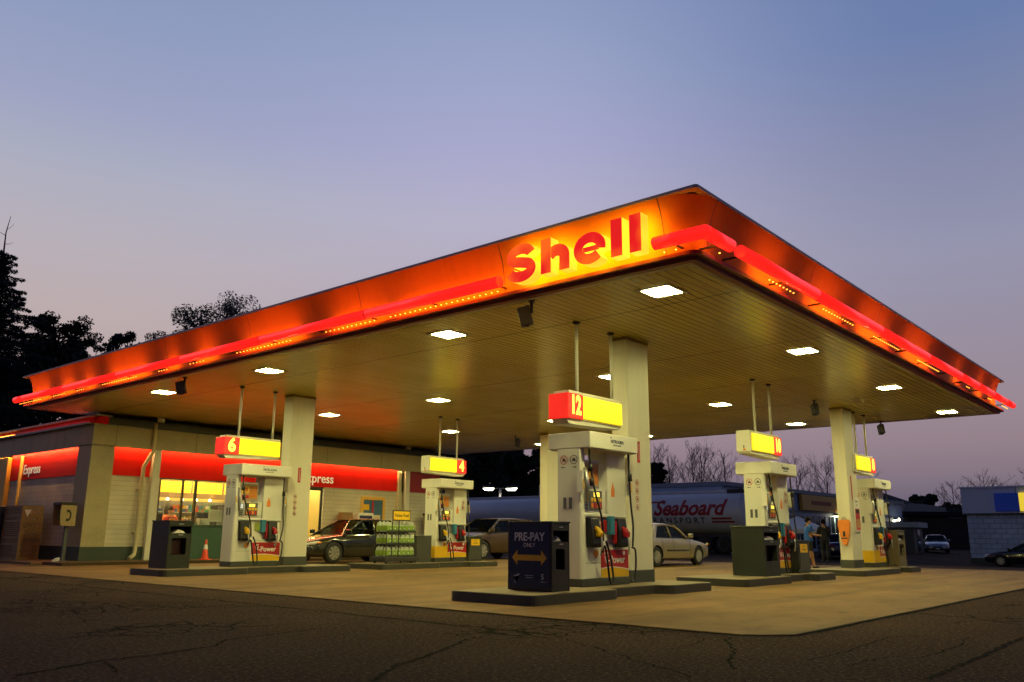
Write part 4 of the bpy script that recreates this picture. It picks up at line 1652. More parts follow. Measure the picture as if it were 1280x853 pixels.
# ------------------------------------------------------------------ shop
def block_mat(name, ca, cb, w, h, rough=0.6, mort=0.012, bumpv=0.35, offs=0.5):
    m, nt, b = nodes_of(name)
    tc = N(nt, 'ShaderNodeTexCoord')
    s = N(nt, 'ShaderNodeSeparateXYZ')
    nt.links.new(tc.outputs['Object'], s.inputs[0])
    cmb = N(nt, 'ShaderNodeCombineXYZ')
    nt.links.new(mth(nt, 'ADD', s.outputs[0], s.outputs[1]), cmb.inputs[0])
    nt.links.new(s.outputs[2], cmb.inputs[1])
    br = N(nt, 'ShaderNodeTexBrick', Scale=1.0)
    br.offset = offs
    br.inputs['Mortar Size'].default_value = mort
    br.inputs['Mortar Smooth'].default_value = 0.3
    br.inputs['Brick Width'].default_value = w
    br.inputs['Row Height'].default_value = h
    br.inputs['Color1'].default_value = (*ca, 1)
    br.inputs['Color2'].default_value = (*cb, 1)
    br.inputs['Mortar'].default_value = tuple(x * 0.72 for x in ca) + (1,)
    nt.links.new(cmb.outputs[0], br.inputs['Vector'])
    no = N(nt, 'ShaderNodeTexNoise', Scale=1.2, Detail=5.0)
    nt.links.new(tc.outputs['Object'], no.inputs['Vector'])
    c = mixc(nt, ramp(nt, no.outputs[0], [(0.35, g1(0.35)), (0.6, g1(0))]), br.outputs['Color'], tuple(x * 0.5 for x in ca) + (1,))
    nt.links.new(c, b.inputs['Base Color'])
    b.inputs['Roughness'].default_value = rough
    n2 = N(nt, 'ShaderNodeTexNoise', Scale=30.0, Detail=3.0)
    nt.links.new(tc.outputs['Object'], n2.inputs['Vector'])
    hh = mth(nt, 'MULTIPLY_ADD', n2.outputs[0], 0.25, mth(nt, 'MULTIPLY', br.outputs['Fac'], -1.0))
    bp = N(nt, 'ShaderNodeBump', Strength=bumpv, Distance=0.02)
    nt.links.new(hh, bp.inputs['Height'])
    nt.links.new(bp.outputs[0], b.inputs['Normal'])
    return m


m_blk = block_mat('painted_block', (0.60, 0.55, 0.42), (0.64, 0.58, 0.45), 3.0, 0.145, bumpv=0.2, mort=0.009)
m_stuc = paint('shop_panel', (0.42, 0.355, 0.20), 0.5, dirt=0.35, dscale=1.4, bump=0.05)
m_plin = paint('plinth_green', (0.035, 0.055, 0.045), 0.5, dirt=0.35)
m_gpan = paint('panel_green', (0.045, 0.11, 0.08), 0.45, dirt=0.3)
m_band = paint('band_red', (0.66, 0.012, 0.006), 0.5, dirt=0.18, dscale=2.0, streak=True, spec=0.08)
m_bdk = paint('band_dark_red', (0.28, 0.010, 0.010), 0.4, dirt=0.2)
m_tube = glow('strip_lamp', (1.0, 0.55, 0.20), 58.0)
m_mull = paint('mullion_dark', (0.02, 0.018, 0.014), 0.4, dirt=0.2)
m_pipe = paint('pipe_cream', (0.55, 0.48, 0.30), 0.35, dirt=0.3, streak=True)
m_glz = glass('shop_glass', (0.95, 0.96, 0.93), 0.90)
shop = thing('shop', 'low cream block shop with glowing red sign bands behind the pumps', 'shop')
SY, SX = 26.2, 11.3            # wall planes
PY, PX = 26.0, 11.1            # outer plane of the panel above
b = MB()
b.box(10.2, 26.4, 24.9, PY + 0.2, 0.0, 0.10, 0, 0.01)
b.box(9.9, SX, PY + 0.2, 40, 0.0, 0.08, 0, 0.01)
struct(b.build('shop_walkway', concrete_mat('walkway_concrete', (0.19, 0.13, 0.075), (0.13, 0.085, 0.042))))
# block walls with openings left for window and door
for bx in ((SX, 13.42, SY, SY + 0.2, 0.5, 2.63), (19.85, 25.9, SY, SY + 0.2, 0.5, 2.63), (SX, SX + 0.2, SY + 0.201, 40, 0.5, 2.63), (25.7, 25.9, SY + 0.201, 40, 0.5, 4.0)):
    b = MB()
    b.box(*bx)
    b.build('wall', m_blk, shop)
for bx in ((SX - 0.012, 13.42, SY - 0.012, SY + 0.19, 0.10, 0.5), (19.85, 25.9, SY - 0.012, SY + 0.19, 0.10, 0.5), (SX - 0.012, SX + 0.19, SY + 0.191, 40, 0.10, 0.5)):
    b = MB()
    b.box(*bx)
    b.build('plinth', m_plin, shop)
b = MB()   # corner pilaster, slightly battered
for (x0, x1, y0, y1) in ((PX, 11.80, PY, 26.9),):
    z0, z1 = 0.5, 3.498
    bt = 0.0
    b.box(x0, x1, y0, y1, z0, z1, 0, 0.006)
b.build('corner_pilaster', m_stuc, shop)
b = MB()
b.box(PX - 0.014, 11.80 + 0.014, PY - 0.014, 26.914, 0.10, 0.499)
b.build('pilaster_plinth', m_plin, shop)
# upper panel all round
b = MB()
b.box(PX, 26.0, PY, PY + 0.12, 3.50, 4.12)
b.box(PX, PX + 0.12, PY + 0.121, 40, 3.50, 4.12)
b.box(PX + 0.02, 26.0, PY, PY + 0.02, 3.465, 3.499)
b.box(PX, PX + 0.02, PY, 40, 3.465, 3.499)
b.build('upper_panel', m_stuc, shop)
for x in (11.8, 14.45, 17.1, 19.75, 22.4, 25.0):
    b = MB()
    b.box(x - 0.006, x + 0.006, PY - 0.002, PY - 0.0005, 3.5, 4.12)
    b.build('panel_seam', m_mull, shop)
for y in (28.0, 28.6, 29.2, 30.6, 32.2, 33.8):
    b = MB()
    b.box(PX - 0.002, PX - 0.0005, y - 0.008, y + 0.008, 3.5, 4.12)
    b.build('panel_seam', m_mull, shop)
# red bands lit from above by concealed strip lamps
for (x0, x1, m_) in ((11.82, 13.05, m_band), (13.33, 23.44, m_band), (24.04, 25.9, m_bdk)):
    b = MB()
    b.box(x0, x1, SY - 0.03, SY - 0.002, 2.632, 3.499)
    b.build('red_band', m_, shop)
b = MB()
b.box(SX - 0.03, SX - 0.002, 26.92, 32.6, 2.632, 3.499)
b.build('red_band', m_band, shop)
for (x0, x1) in ((11.84, 13.03), (13.36, 16.6), (16.7, 20.0), (20.1, 23.62)):
    b = MB()
    b.box(x0, x1, PY + 0.045, PY + 0.085, 3.484, 3.498)
    b.build('strip_lamp', m_tube, shop)
b = MB()
b.box(PX + 0.045, PX + 0.085, 26.95, 33.5, 3.484, 3.498)
b.build('strip_lamp', m_tube, shop)
m_exp = glow('express_letter', (0.85, 0.78, 0.6), 0.22, base=(0.8, 0.75, 0.6))
text('lettering', 'Express', 0.47, (19.5, SY - 0.036, 2.93), *FRONT, m_exp, shop, 0.01, 0.006)
text('lettering', 'Express', 0.45, (SX - 0.036, 30.75, 2.95), *SIDE, m_exp, shop, 0.01, 0.005)
# roof edge
b = MB()
b.prism([(PX - 0.04, 4.125), (PX + 0.10, 4.34), (PX + 0.4, 4.34), (PX + 0.4, 4.125)], 'y', PY - 0.05, 40)
b.build('roof_fascia', m_band, shop)
b = MB()
b.box(PX + 0.401, 26.0, PY - 0.05, 40, 4.125, 4.34)
b.build('roof', m_mull, shop)
b = MB()
b.box(PX + 0.5, 26.0, 26.75, 26.95, 4.342, 4.494)
b.build('roof_gap_board', m_mull, shop)  # dark board added to close off the bright sky above the roof
b = MB()
b.box(PX + 0.02, PX + 0.5, PY - 0.06, 40, 4.345, 4.40)
b.build('roof_capping', m_cap, shop)
b = MB()
b.tube([(PX + 0.03, 32.0, 4.16), (PX - 0.02, 32.4, 4.17), (PX - 0.02, 36, 4.17)], 0.03, 8)
b.tube([(PX - 0.085, 26.3, 4.125), (PX - 0.085, 31.9, 4.125)], 0.010, 6, 1)
b.build('neon_tube', [glow('shop_neon', (1.0, 0.35, 0.03), 9.0), glow('shop_neon_dim', (1.0, 0.12, 0.01), 9.0)], shop)
b = MB()
b.box(PX - 0.13, PX - 0.002, 26.0, 36, 4.098, 4.108)
b.box(PX - 0.138, PX - 0.131, 26.0, 36, 4.098, 4.15)
b.build('lamp_tray', m_cap, shop)
# white vertical corner light strip, side yellow return, pipes
b = MB()
b.box(23.445, 23.62, SY - 0.12, SY - 0.001, 0.6, 3.44, 0, 0.01)
b.build('end_post', m_pipe, shop)
b = MB()
b.box(SX - 0.16, SX - 0.001, 32.62, 34.5, 0.5, 3.44, 0, 0.01)
b.build('end_post', paint('post_yellow', (0.75, 0.45, 0.06), 0.45), shop)
b = MB()
b.tube([(SX - 0.10, 31.5, 0.1), (SX - 0.10, 31.5, 3.42)], 0.055, 10)
b.build('gas_pipe', paint('pipe_yellow', (0.65, 0.42, 0.08), 0.4, dirt=0.3), shop)
b = MB()
b.tube([(12.98, PY - 0.06, 4.3), (12.98, PY - 0.06, 3.42), (12.93, PY - 0.02, 3.30), (12.80, PY + 0.0, 3.02), (12.77, PY + 0.05, 2.92), (12.77, PY + 0.05, 0.38), (12.74, PY + 0.03, 0.26), (12.56, PY - 0.05, 0.14)], 0.062, 12)
for z_ in (0.9, 2.2, 3.9):
    b.box(12.68 if z_ < 3 else 12.9, 12.86 if z_ < 3 else 13.06, PY - 0.03, PY + 0.12 if z_ > 3 else SY, z_, z_ + 0.04)
b.build('downspout', m_pipe, shop)
# window wall
b = MB()
b.box(13.42, 18.85, SY - 0.002, SY + 0.06, 0.10, 1.14)
b.box(13.42, 18.85, SY - 0.05, SY + 0.10, 1.141, 1.18)
b.build('window_apron', m_gpan, shop)
mulls = [(13.42, 0.05), (14.22, 0.045), (14.66, 0.07), (16.05, 0.05), (17.4, 0.05), (18.80, 0.08)]
fr = MB()
for x, w in mulls:
    fr.box(x, x + w, SY, SY + 0.09, 1.181, 2.595)
fr.box(13.42, 19.85, SY - 0.01, SY + 0.10, 2.596, 2.631)
wf = fr.build('window_frame', m_mull, shop)
for (xa, wa), (xb, wb) in zip(mulls, mulls[1:]):
    b = MB()
    b.box(xa + wa + 0.001, xb - 0.001, SY + 0.04, SY + 0.052, 1.182, 2.594)
    b.build('window_pane', m_glz, wf)
b = MB()
for (x0, x1, z0, z1) in ((18.95, 19.03, 0.11, 2.59), (19.72, 19.80, 0.11, 2.59), (19.031, 19.719, 0.11, 0.25), (19.031, 19.719, 2.50, 2.59)):
    b.box(x0, x1, SY + 0.02, SY + 0.07, z0, z1)
dr = b.build('door', m_mull, shop)
b = MB()
b.box(19.031, 19.719, SY + 0.04, SY + 0.05, 0.251, 2.499)
b.build('door_pane', m_glz, dr)
b = MB()
b.box(19.08, 19.11, SY - 0.05, SY - 0.03, 0.9, 1.4)
b.box(19.08, 19.11, SY - 0.05, SY + 0.02, 0.9, 0.93)
b.box(19.08, 19.11, SY - 0.05, SY + 0.02, 1.37, 1.4)
b.build('handle', m_silv, dr)
# interior
m_iw = paint('interior_wall', (0.72, 0.52, 0.16), 0.6, dirt=0.15)
m_ic = paint('interior_ceiling', (0.75, 0.68, 0.45), 0.7, dirt=0.1)
b = MB()
b.box(13.2, 20.4, 31.0, 31.1, 0.1, 3.1)
b.box(13.1, 13.2, 26.42, 31.0, 0.1, 3.1)
b.box(20.4, 20.5, 26.42, 31.0, 0.1, 3.1)
b.build('interior_wall', m_iw, shop)
b = MB()
b.box(13.2, 20.4, 26.42, 31.0, 3.101, 3.2)
b.box(13.2, 20.4, 26.42, 31.0, 0.03, 0.1)
b.build('interior_ceiling', m_ic, shop)
m_il = glow('interior_lamp', (1.0, 0.86, 0.40), 55.0)
for x, y in ((14.3, 28.6), (16.4, 28.6), (18.5, 28.6), (15.3, 30.2), (17.5, 30.2), (19.5, 27.6)):
    b = MB()
    b.box(x - 0.6, x + 0.6, y - 0.1, y + 0.1, 3.04, 3.09)
    b.build('interior_lamp', m_il, shop)

# things inside the shop
def cells(name, cols, w, h):
    """rows of small packets: every cell of the shelf gets one of a few printed colours"""
    m, nt, bb = nodes_of(name)
    tc = N(nt, 'ShaderNodeTexCoord')
    s = N(nt, 'ShaderNodeSeparateXYZ')
    nt.links.new(tc.outputs['Object'], s.inputs[0])
    ix = mth(nt, 'FLOOR', mth(nt, 'DIVIDE', s.outputs[0], w))
    iz = mth(nt, 'FLOOR', mth(nt, 'DIVIDE', s.outputs[2], h))
    wn = N(nt, 'ShaderNodeTexWhiteNoise')
    wn.noise_dimensions = '1D'
    nt.links.new(mth(nt, 'MULTIPLY_ADD', iz, 37.7, ix), wn.inputs['W'])
    n = len(cols)
    r = nt.nodes.new('ShaderNodeValToRGB')
    r.color_ramp.interpolation = 'CONSTANT'
    e = r.color_ramp.elements
    while len(e) < n:
        e.new(0.5)
    for i, c in enumerate(cols):
        e[i].position = i / n
        e[i].color = (*c, 1)
    nt.links.new(wn.outputs[0], r.inputs[0])
    nt.links.new(r.outputs[0], bb.inputs['Base Color'])
    bb.inputs['Roughness'].default_value = 0.45
    return m


m_pack = cells('packets', [(0.5, 0.05, 0.03), (0.6, 0.4, 0.05), (0.7, 0.65, 0.5), (0.05, 0.12, 0.3), (0.55, 0.2, 0.03), (0.06, 0.25, 0.1), (0.6, 0.55, 0.4), (0.3, 0.05, 0.1)], 0.11, 0.19)
m_wood = paint('shop_wood', (0.30, 0.17, 0.07), 0.5, dirt=0.3)


def shelf(x, y, L, Hh, label, rz=0.0):
    t = thing('goods_shelf', label, 'shelf', (x, y, 0.1), rz, 'goods shelves inside the shop')
    b = MB()
    b.box(0, 0.04, 0, 0.4, 0, Hh)
    b.box(L - 0.04, L, 0, 0.4, 0, Hh)
    b.box(0.041, L - 0.041, 0.36, 0.40, 0, Hh)
    b.build('frame', m_silv, t)
    n = int(Hh / 0.38)
    for k in range(n):
        z0 = 0.05 + k * 0.38
        b = MB()
        b.box(0.041, L - 0.041, 0.0, 0.36, z0, z0 + 0.02)
        b.build('shelf_board', m_white, t)
    b = MB()
    for k in range(n):
        z0 = 0.071 + k * 0.38
        xx = 0.05
        while xx < L - 0.17:
            hh = random.uniform(0.14, 0.30)
            b.box(xx, xx + 0.10, random.uniform(0.02, 0.06), 0.30, z0, z0 + hh)
            xx += 0.112
    o = b.build('packets', m_pack, t)
    o['kind'] = 'stuff'
    return t


shelf(13.5, 30.5, 2.4, 2.0, 'back wall shelf of packets seen at the left of the shop window')
shelf(16.1, 30.5, 2.6, 2.0, 'back wall shelf of packets seen behind the right of the shop window')
shelf(19.0, 29.3, 1.3, 2.2, 'green lit shelf just inside the shop door')
t = thing('service_counter', 'long shop counter behind the window with a lit yellow menu above', 'counter', (13.6, 27.9, 0.1))
b = MB()
b.box(0, 5.0, 0, 0.6, 0, 1.0)
b.build('cabinet', m_wood, t)
b = MB()
b.box(-0.03, 5.03, -0.05, 0.63, 1.001, 1.05, 0, 0.01)
b.build('worktop', m_prec, t)
b = MB()
b.box(13.46, 13.60, 26.7, 27.3, 0.1, 3.1)
b.build('interior_wall', paint('interior_yellow', (0.80, 0.48, 0.03), 0.5), shop)
t = thing('menu_board', 'wide yellow lit board high behind the shop counter', 'sign', (15.0, 29.3, 2.16))
b = MB()
b.box(0, 3.8, 0, 0.15, 0, 0.62, 0, 0.01)
b.build('casing', m_wood, t)
for k in range(3):
    b = MB()
    b.box(0.05 + 1.26 * k, 1.22 + 1.26 * k, -0.01, -0.001, 0.18, 0.58)
    b.build('panel', glow('menu_yellow', (1.0, 0.62, 0.03), 0.95, noise=0.2), t)
b = MB()
for k in range(4):
    b.lathe([(0.0, 0.06), (0.05, 0.02), (0.06, -0.04), (0.0, -0.04)], (0.3 + 0.55 * k, -0.12, -0.06), 'z', 10)
b.build('lamp', glow('small_lamp', (1.0, 0.85, 0.6), 5.0), t)
person('shop clerk in an orange red top behind the counter', (15.28, 28.85, 0.1), -1.9, 1.68, paint('shirt_orange', (0.62, 0.13, 0.04), 0.7), m_ink, dict(ell=(0.10, 0.24, 1.16), wrl=(0.30, 0.16, 1.12), hal=(0.37, 0.14, 1.11), elr=(0.10, -0.24, 1.16), wrr=(0.30, -0.16, 1.12), har=(0.37, -0.14, 1.11)), longleg=True)


def small_box(name, label, cat, x, y, z, w, d, h, mat, face=None, group=None):
    t = thing(name, label, cat, (x, y, z), random.uniform(-0.15, 0.15), group)
    b = MB()
    b.box(-w / 2, w / 2, -d / 2, d / 2, 0, h, 0, 0.01)
    b.build('case', mat, t)
    if face:
        b = MB()
        b.box(-w / 2 + 0.03, w / 2 - 0.03, -d / 2 - 0.004, -d / 2 - 0.001, 0.04, h - 0.04)
        b.build('front', face, t)
    return t


small_box('till_screen', 'dark till screen at the left end of the shop counter', 'till', 14.35, 28.1, 1.15, 0.5, 0.1, 0.42, m_grey, m_bin)
small_box('till_screen', 'dark till screen right of the clerk', 'till', 16.05, 28.05, 1.28, 0.5, 0.12, 0.36, m_grey, m_navy)
small_box('coffee_machine', 'tall dark coffee machine on the shop counter', 'coffee machine', 16.75, 28.2, 1.15, 0.4, 0.35, 0.75, m_ink, m_silv)
small_box('paper_carton', 'white carton propped inside the shop window', 'carton', 15.35, 26.75, 1.06, 0.35, 0.3, 0.34, m_white, m_wtxt)
small_box('paper_carton', 'pale green carton low inside the shop window', 'carton', 14.95, 26.8, 1.05, 0.3, 0.3, 0.25, paint('carton_green', (0.4, 0.5, 0.42), 0.6))
small_box('paper_carton', 'tall white notice carton near pump 6 inside the window', 'carton', 15.75, 26.7, 1.3, 0.5, 0.05, 0.4, m_wtxt, m_white)
small_box('drinks_cooler', 'red drinks cooler beside the till', 'cooler', 14.85, 28.0, 1.15, 0.3, 0.3, 0.30, m_red, m_orng)
b = MB()
b.box(13.6, 16.5, 26.55, 26.95, 0.1, 1.05)
tag(b.build('display_ledge', m_wood), 'low wooden ledge along the inside of the shop window', 'ledge')
for k in range(7):
    m_ = (m_red, m_orng, m_yel, m_blue, m_gpan, m_white, m_red)[k]
    b = MB()
    b.lathe([(0.0, 0.0), (0.045, 0.0), (0.045, 0.17), (0.018, 0.22), (0.018, 0.27), (0.0, 0.27)], (0, 0, 0), 'z', 10)
    o = b.build('drink_bottle', m_, loc=(15.05 + 0.11 * k, 27.95, 1.15))
    tag(o, 'small %s bottle in the row on the shop counter' % ('red', 'orange', 'yellow', 'blue', 'green', 'white', 'dark red')[k], 'bottle', 'bottles on the shop counter')

# ------------------------------------------------------------------ things along the shop front
def cone(x, y, z, h, label):
    t = thing('traffic_cone', label, 'cone', (x, y, z), random.uniform(0, 1))
    b = MB()
    s_ = h / 0.7
    b.box(-0.19 * s_, 0.19 * s_, -0.19 * s_, 0.19 * s_, 0, 0.03 * s_, 0, 0.008)
    b.lathe([(0.14 * s_, 0.03 * s_), (0.115 * s_, 0.1 * s_), (0.032 * s_, 0.68 * s_), (0.025 * s_, 0.7 * s_), (0.0, 0.7 * s_)], (0, 0, 0), 'z', 20)
    b.build('body', paint('cone_orange', (0.80, 0.07, 0.018), 0.45, dirt=0.25), t)
    b = MB()
    b.lathe([(0.081 * s_, 0.37 * s_), (0.055 * s_, 0.53 * s_)], (0, 0, 0), 'z', 20)
    for v in b.bm.verts:
        v.co.x *= 1.0
    o = b.build('collar', m_wtxt, t)
    return t


cone(14.72, 25.35, 0.10, 0.62, 'orange traffic cone with a white collar between bin and pump 6')
cone(19.85, 25.6, 0.10, 0.75, 'orange traffic cone beside the shop door, behind the dark sedan')
t = thing('ice_freezer', 'white ice freezer with a dark blue snowy mountain panel', 'freezer', (21.0, 25.55, 0.1))
b = MB()
b.box(0, 0.75, 0, 0.5, 0, 1.62, 0, 0.015)
b.build('cabinet', m_white, t)
b = MB()
b.box(0.07, 0.68, -0.006, -0.001, 1.05, 1.52)
pn = b.build('panel', m_navy, t)
b = MB()
b.prism([(0.10, 1.08), (0.65, 1.08), (0.60, 1.25), (0.50, 1.32), (0.44, 1.42), (0.36, 1.36), (0.28, 1.40), (0.18, 1.28)], 'y', -0.010, -0.0065)
b.build('mountain', m_wtxt, pn)
t = thing('goods_stand', 'brown cardboard stand of firewood left of the ice freezer', 'stand', (20.35, 25.6, 0.1))
b = MB()
b.box(0, 0.55, 0, 0.45, 0, 1.3, 0, 0.01)
b.prism([(0.0, 1.301), (0.55, 1.301), (0.50, 1.62), (0.08, 1.62)], 'y', 0.1, 0.4)
b.build('stack', m_wood, t)
b = MB()
b.box(0.03, 0.52, -0.01, -0.001, 0.1, 0.9)
b.build('wrapper', paint('wrapper', (0.4, 0.28, 0.12), 0.4, dirt=0.5, dscale=9), t)
t = thing('wall_poster', 'blue and yellow poster in a thick yellow frame on the shop wall', 'poster', (21.62, SY - 0.002, 1.05))
b = MB()
for (x0, x1, z0, z1) in ((0, 0.12, 0, 1.32), (1.10, 1.22, 0, 1.32), (0.121, 1.099, 0, 0.12), (0.121, 1.099, 1.20, 1.32)):
    b.box(x0, x1, -0.05, 0, z0, z1, 0, 0.006)
b.build('frame', paint('frame_yellow', (0.75, 0.45, 0.06), 0.45), t)
b = MB()
b.box(0.121, 1.099, -0.02, -0.001, 0.121, 1.199, 0)
b.box(0.20, 1.00, -0.024, -0.021, 0.14, 0.62, 1)
b.box(0.25, 0.95, -0.028, -0.025, 0.14, 0.36, 2)
b.box(0.13, 0.42, -0.024, -0.021, 0.80, 1.02, 2)
b.box(0.56, 0.64, -0.03, -0.021, 0.62, 1.19, 3)
b.build('print', [paint('poster_blue', (0.05, 0.14, 0.24), 0.4, dirt=0.3), paint('poster_cream', (0.7, 0.62, 0.4), 0.4), m_yel, m_red], t)


def payphone(x, y, z, rz, label, stand=True):
    t = thing('payphone', label, 'payphone', (x, y, z), rz)
    b = MB()
    # hood: two side cheeks, back and top (open towards local -X)
    prof = [(-0.20, 1.02), (0.20, 1.02), (0.20, 1.60), (-0.24, 1.60), (-0.24, 1.30)]
    for y0 in (-0.27, 0.24):
        b.prism(prof, 'y', y0, y0 + 0.03, 0)
    b.box(0.17, 0.20, -0.239, 0.239, 1.02, 1.60, 0)
    b.build('hood', paint('hood_tan', (0.36, 0.27, 0.12), 0.45, dirt=0.3), t)
    b = MB()
    b.box(-0.26, 0.22, -0.285, 0.285, 1.601, 1.69, 0, 0.015)
    b.build('hood_top', m_ink, t)
    b = MB()
    b.box(-0.02, 0.165, -0.17, 0.17, 1.06, 1.55, 0, 0.01)
    ph = b.build('telephone', m_ink, t)
    b = MB()
    b.tube([(-0.05, 0.10, 1.50), (-0.10, 0.10, 1.42), (-0.10, 0.10, 1.22), (-0.05, 0.10, 1.14)], [0.03, 0.022, 0.022, 0.03], 8)
    b.build('handset', m_rub, ph)
    # handset symbol on the cheek facing the camera
    b = MB()
    pts = []
    for k in range(13):
        a = math.radians(-75 + 150 * k / 12)
        pts.append((0.0 + 0.10 * math.cos(a) - 0.03, 1.31 + 0.17 * math.sin(a)))
    inn = []
    for k in range(13):
        a = math.radians(70 - 140 * k / 12)
        inn.append((0.0 + 0.055 * math.cos(a) - 0.03, 1.31 + 0.10 * math.sin(a)))
    b.prism([(-0.07, 1.145)] + pts + [(-0.07, 1.475), (-0.07, 1.395)] + inn + [(-0.07, 1.225)], 'y', -0.276, -0.271)
    b.build('symbol', m_ink, t)
    b = MB()
    b.box(0.03, 0.13, -0.05, 0.05, 0.0, 1.02, 0, 0.006)
    b.box(-0.06, 0.2, -0.15, 0.15, 0.0, 0.03, 0)
    b.build('pedestal', m_grey, t)
    b = MB()
    b.prism([(-0.22, 0.0), (-0.02, 0.0), (-0.02, 0.12), (-0.12, 0.10)], 'y', -0.06, 0.06)
    b.build('foot_bracket', m_white, t)
    return t


payphone(10.72, 26.35, 0.08, 0.0, 'tan hooded payphone with a handset symbol at the shop corner')
payphone(24.9, 25.6, 0.1, 0.0, 'payphone by the shop wall partly hidden behind pump 4')
# propane cage and vending machine on the side wall
m_cage = paint('cage_tan', (0.30, 0.19, 0.075), 0.5, dirt=0.4)


def lattice(name):
    m, nt, b = nodes_of(name)
    out = nt.nodes['Material Output']
    tc = N(nt, 'ShaderNodeTexCoord')
    s = N(nt, 'ShaderNodeSeparateXYZ')
    nt.links.new(tc.outputs['Object'], s.inputs[0])
    u = mth(nt, 'MULTIPLY', mth(nt, 'ADD', s.outputs[0], s.outputs[1]), 12.0)
    row = mth(nt, 'FLOOR', mth(nt, 'MULTIPLY', s.outputs[2], 16.0))
    u = mth(nt, 'ADD', u, mth(nt, 'MULTIPLY', row, 0.5))
    du = mth(nt, 'SUBTRACT', mth(nt, 'FRACT', u), 0.5)
    dv = mth(nt, 'SUBTRACT', mth(nt, 'FRACT', mth(nt, 'MULTIPLY', s.outputs[2], 16.0)), 0.5)
    d2 = mth(nt, 'ADD', mth(nt, 'MULTIPLY', du, du), mth(nt, 'MULTIPLY', dv, dv))
    hole = mth(nt, 'LESS_THAN', d2, 0.085)
    tr = N(nt, 'ShaderNodeBsdfTransparent')
    mx = N(nt, 'ShaderNodeMixShader')
    b.inputs['Base Color'].default_value = (0.30, 0.19, 0.075, 1)
    b.inputs['Roughness'].default_value = 0.5
    nt.links.new(hole, mx.inputs[0])
    nt.links.new(b.outputs[0], mx.inputs[1])
    nt.links.new(tr.outputs[0], mx.inputs[2])
    nt.links.new(mx.outputs[0], out.inputs['Surface'])
    return m


t = thing('propane_cage', 'tan perforated steel cage with a white triangle, beside the vending machine', 'cage', (10.35, 28.55, 0.08))
b = MB()
for yy in (0.0, 1.35):
    for xx in (0.0, 0.56):
        b.box(xx, xx + 0.06, yy, yy + 0.06, 0, 1.60)
for zz in (0.0, 0.42, 0.62, 1.12, 1.28, 1.54):
    b.box(0.005, 0.055, 0.061, 1.349, zz, zz + 0.07)
    b.box(0.061, 0.559, 0.005, 0.055, zz, zz + 0.07)
b.box(-0.01, 0.63, -0.01, 1.42, 1.601, 1.63)
b.build('frame', m_cage, t)
b = MB()
b.box(0.02, 0.024, 0.061, 1.349, 0.07, 1.54)
b.box(0.061, 0.559, 0.02, 0.024, 0.07, 1.54)
b.build('perforated_panel', lattice('perforated_tan'), t)
b = MB()
for yy in (0.4, 0.75, 1.1):
    for zz in (0.1, 1.0):
        b.lathe([(0.0, 0.0), (0.14, 0.02), (0.15, 0.1), (0.15, 0.3), (0.10, 0.38), (0.04, 0.40), (0.04, 0.46), (0.0, 0.46)], (0.4, yy, zz), 'z', 14)
b.build('gas_bottle', m_silv, t)
b = MB()
b.prism([(0.06, 1.50), (0.26, 1.50), (0.16, 1.28)], 'y', -0.006, -0.001)
b.build('warning_triangle', m_wtxt, t)
t = thing('vending_machine', 'dark blue vending machine at the far left edge against the shop side', 'vending machine', (10.2, 30.15, 0.08))
b = MB()
b.box(0, 0.8, 0, 1.3, 0, 1.64, 0, 0.02)
b.build('cabinet', paint('vend_navy', (0.012, 0.016, 0.045), 0.35, dirt=0.3), t)
b = MB()
b.box(-0.006, -0.001, 0.08, 0.52, 0.7, 1.56, 0)
p1_ = b.build('front_panel', paint('vend_blue', (0.02, 0.05, 0.16), 0.3, dirt=0.4, dscale=6), t)
b = MB()
for zz in (1.40, 1.48):
    b.box(-0.01, -0.0065, 0.14, 0.46, zz, zz + 0.03)
b.tube([(-0.009, 0.36, 0.95), (-0.009, 0.36, 1.15), (-0.009, 0.36, 1.22)], [0.05, 0.05, 0.02], 8)
b.tube([(-0.009, 0.22, 1.0), (-0.009, 0.22, 1.13)], [0.04, 0.04], 8)
b.build('picture', m_bw, p1_)
b = MB()
b.box(-0.006, -0.001, 0.14, 0.46, 0.45, 0.66)
b.build('sticker', paint('sticker_pink', (0.35, 0.12, 0.2), 0.4, dirt=0.4, dscale=15), t)
# ------------------------------------------------------------------ cars
m_tyre = paint('tyre', (0.016, 0.016, 0.017), 0.8, dirt=0.3)
m_rim = paint('alloy', (0.42, 0.41, 0.38), 0.3, metal=0.35, dirt=0.15)
m_rimd = paint('rim_dark', (0.03, 0.03, 0.03), 0.6)
m_trim = paint('car_trim', (0.012, 0.012, 0.013), 0.45, dirt=0.1)
m_seat = paint('car_seat', (0.05, 0.045, 0.04), 0.8, dirt=0.1)
m_cgl = glass('car_glass', (0.62, 0.66, 0.63), 0.955, gmax=0.06)
m_hl = paint('headlamp', (0.75, 0.75, 0.72), 0.12, metal=0.3, dirt=0.1)
m_tl = paint('tail_lamp', (0.45, 0.01, 0.01), 0.15, dirt=0.05)
m_ind = paint('indicator', (0.75, 0.25, 0.03), 0.15, dirt=0.05)
m_chrome = paint('chrome', (0.7, 0.7, 0.7), 0.1, metal=1.0, dirt=0.05)


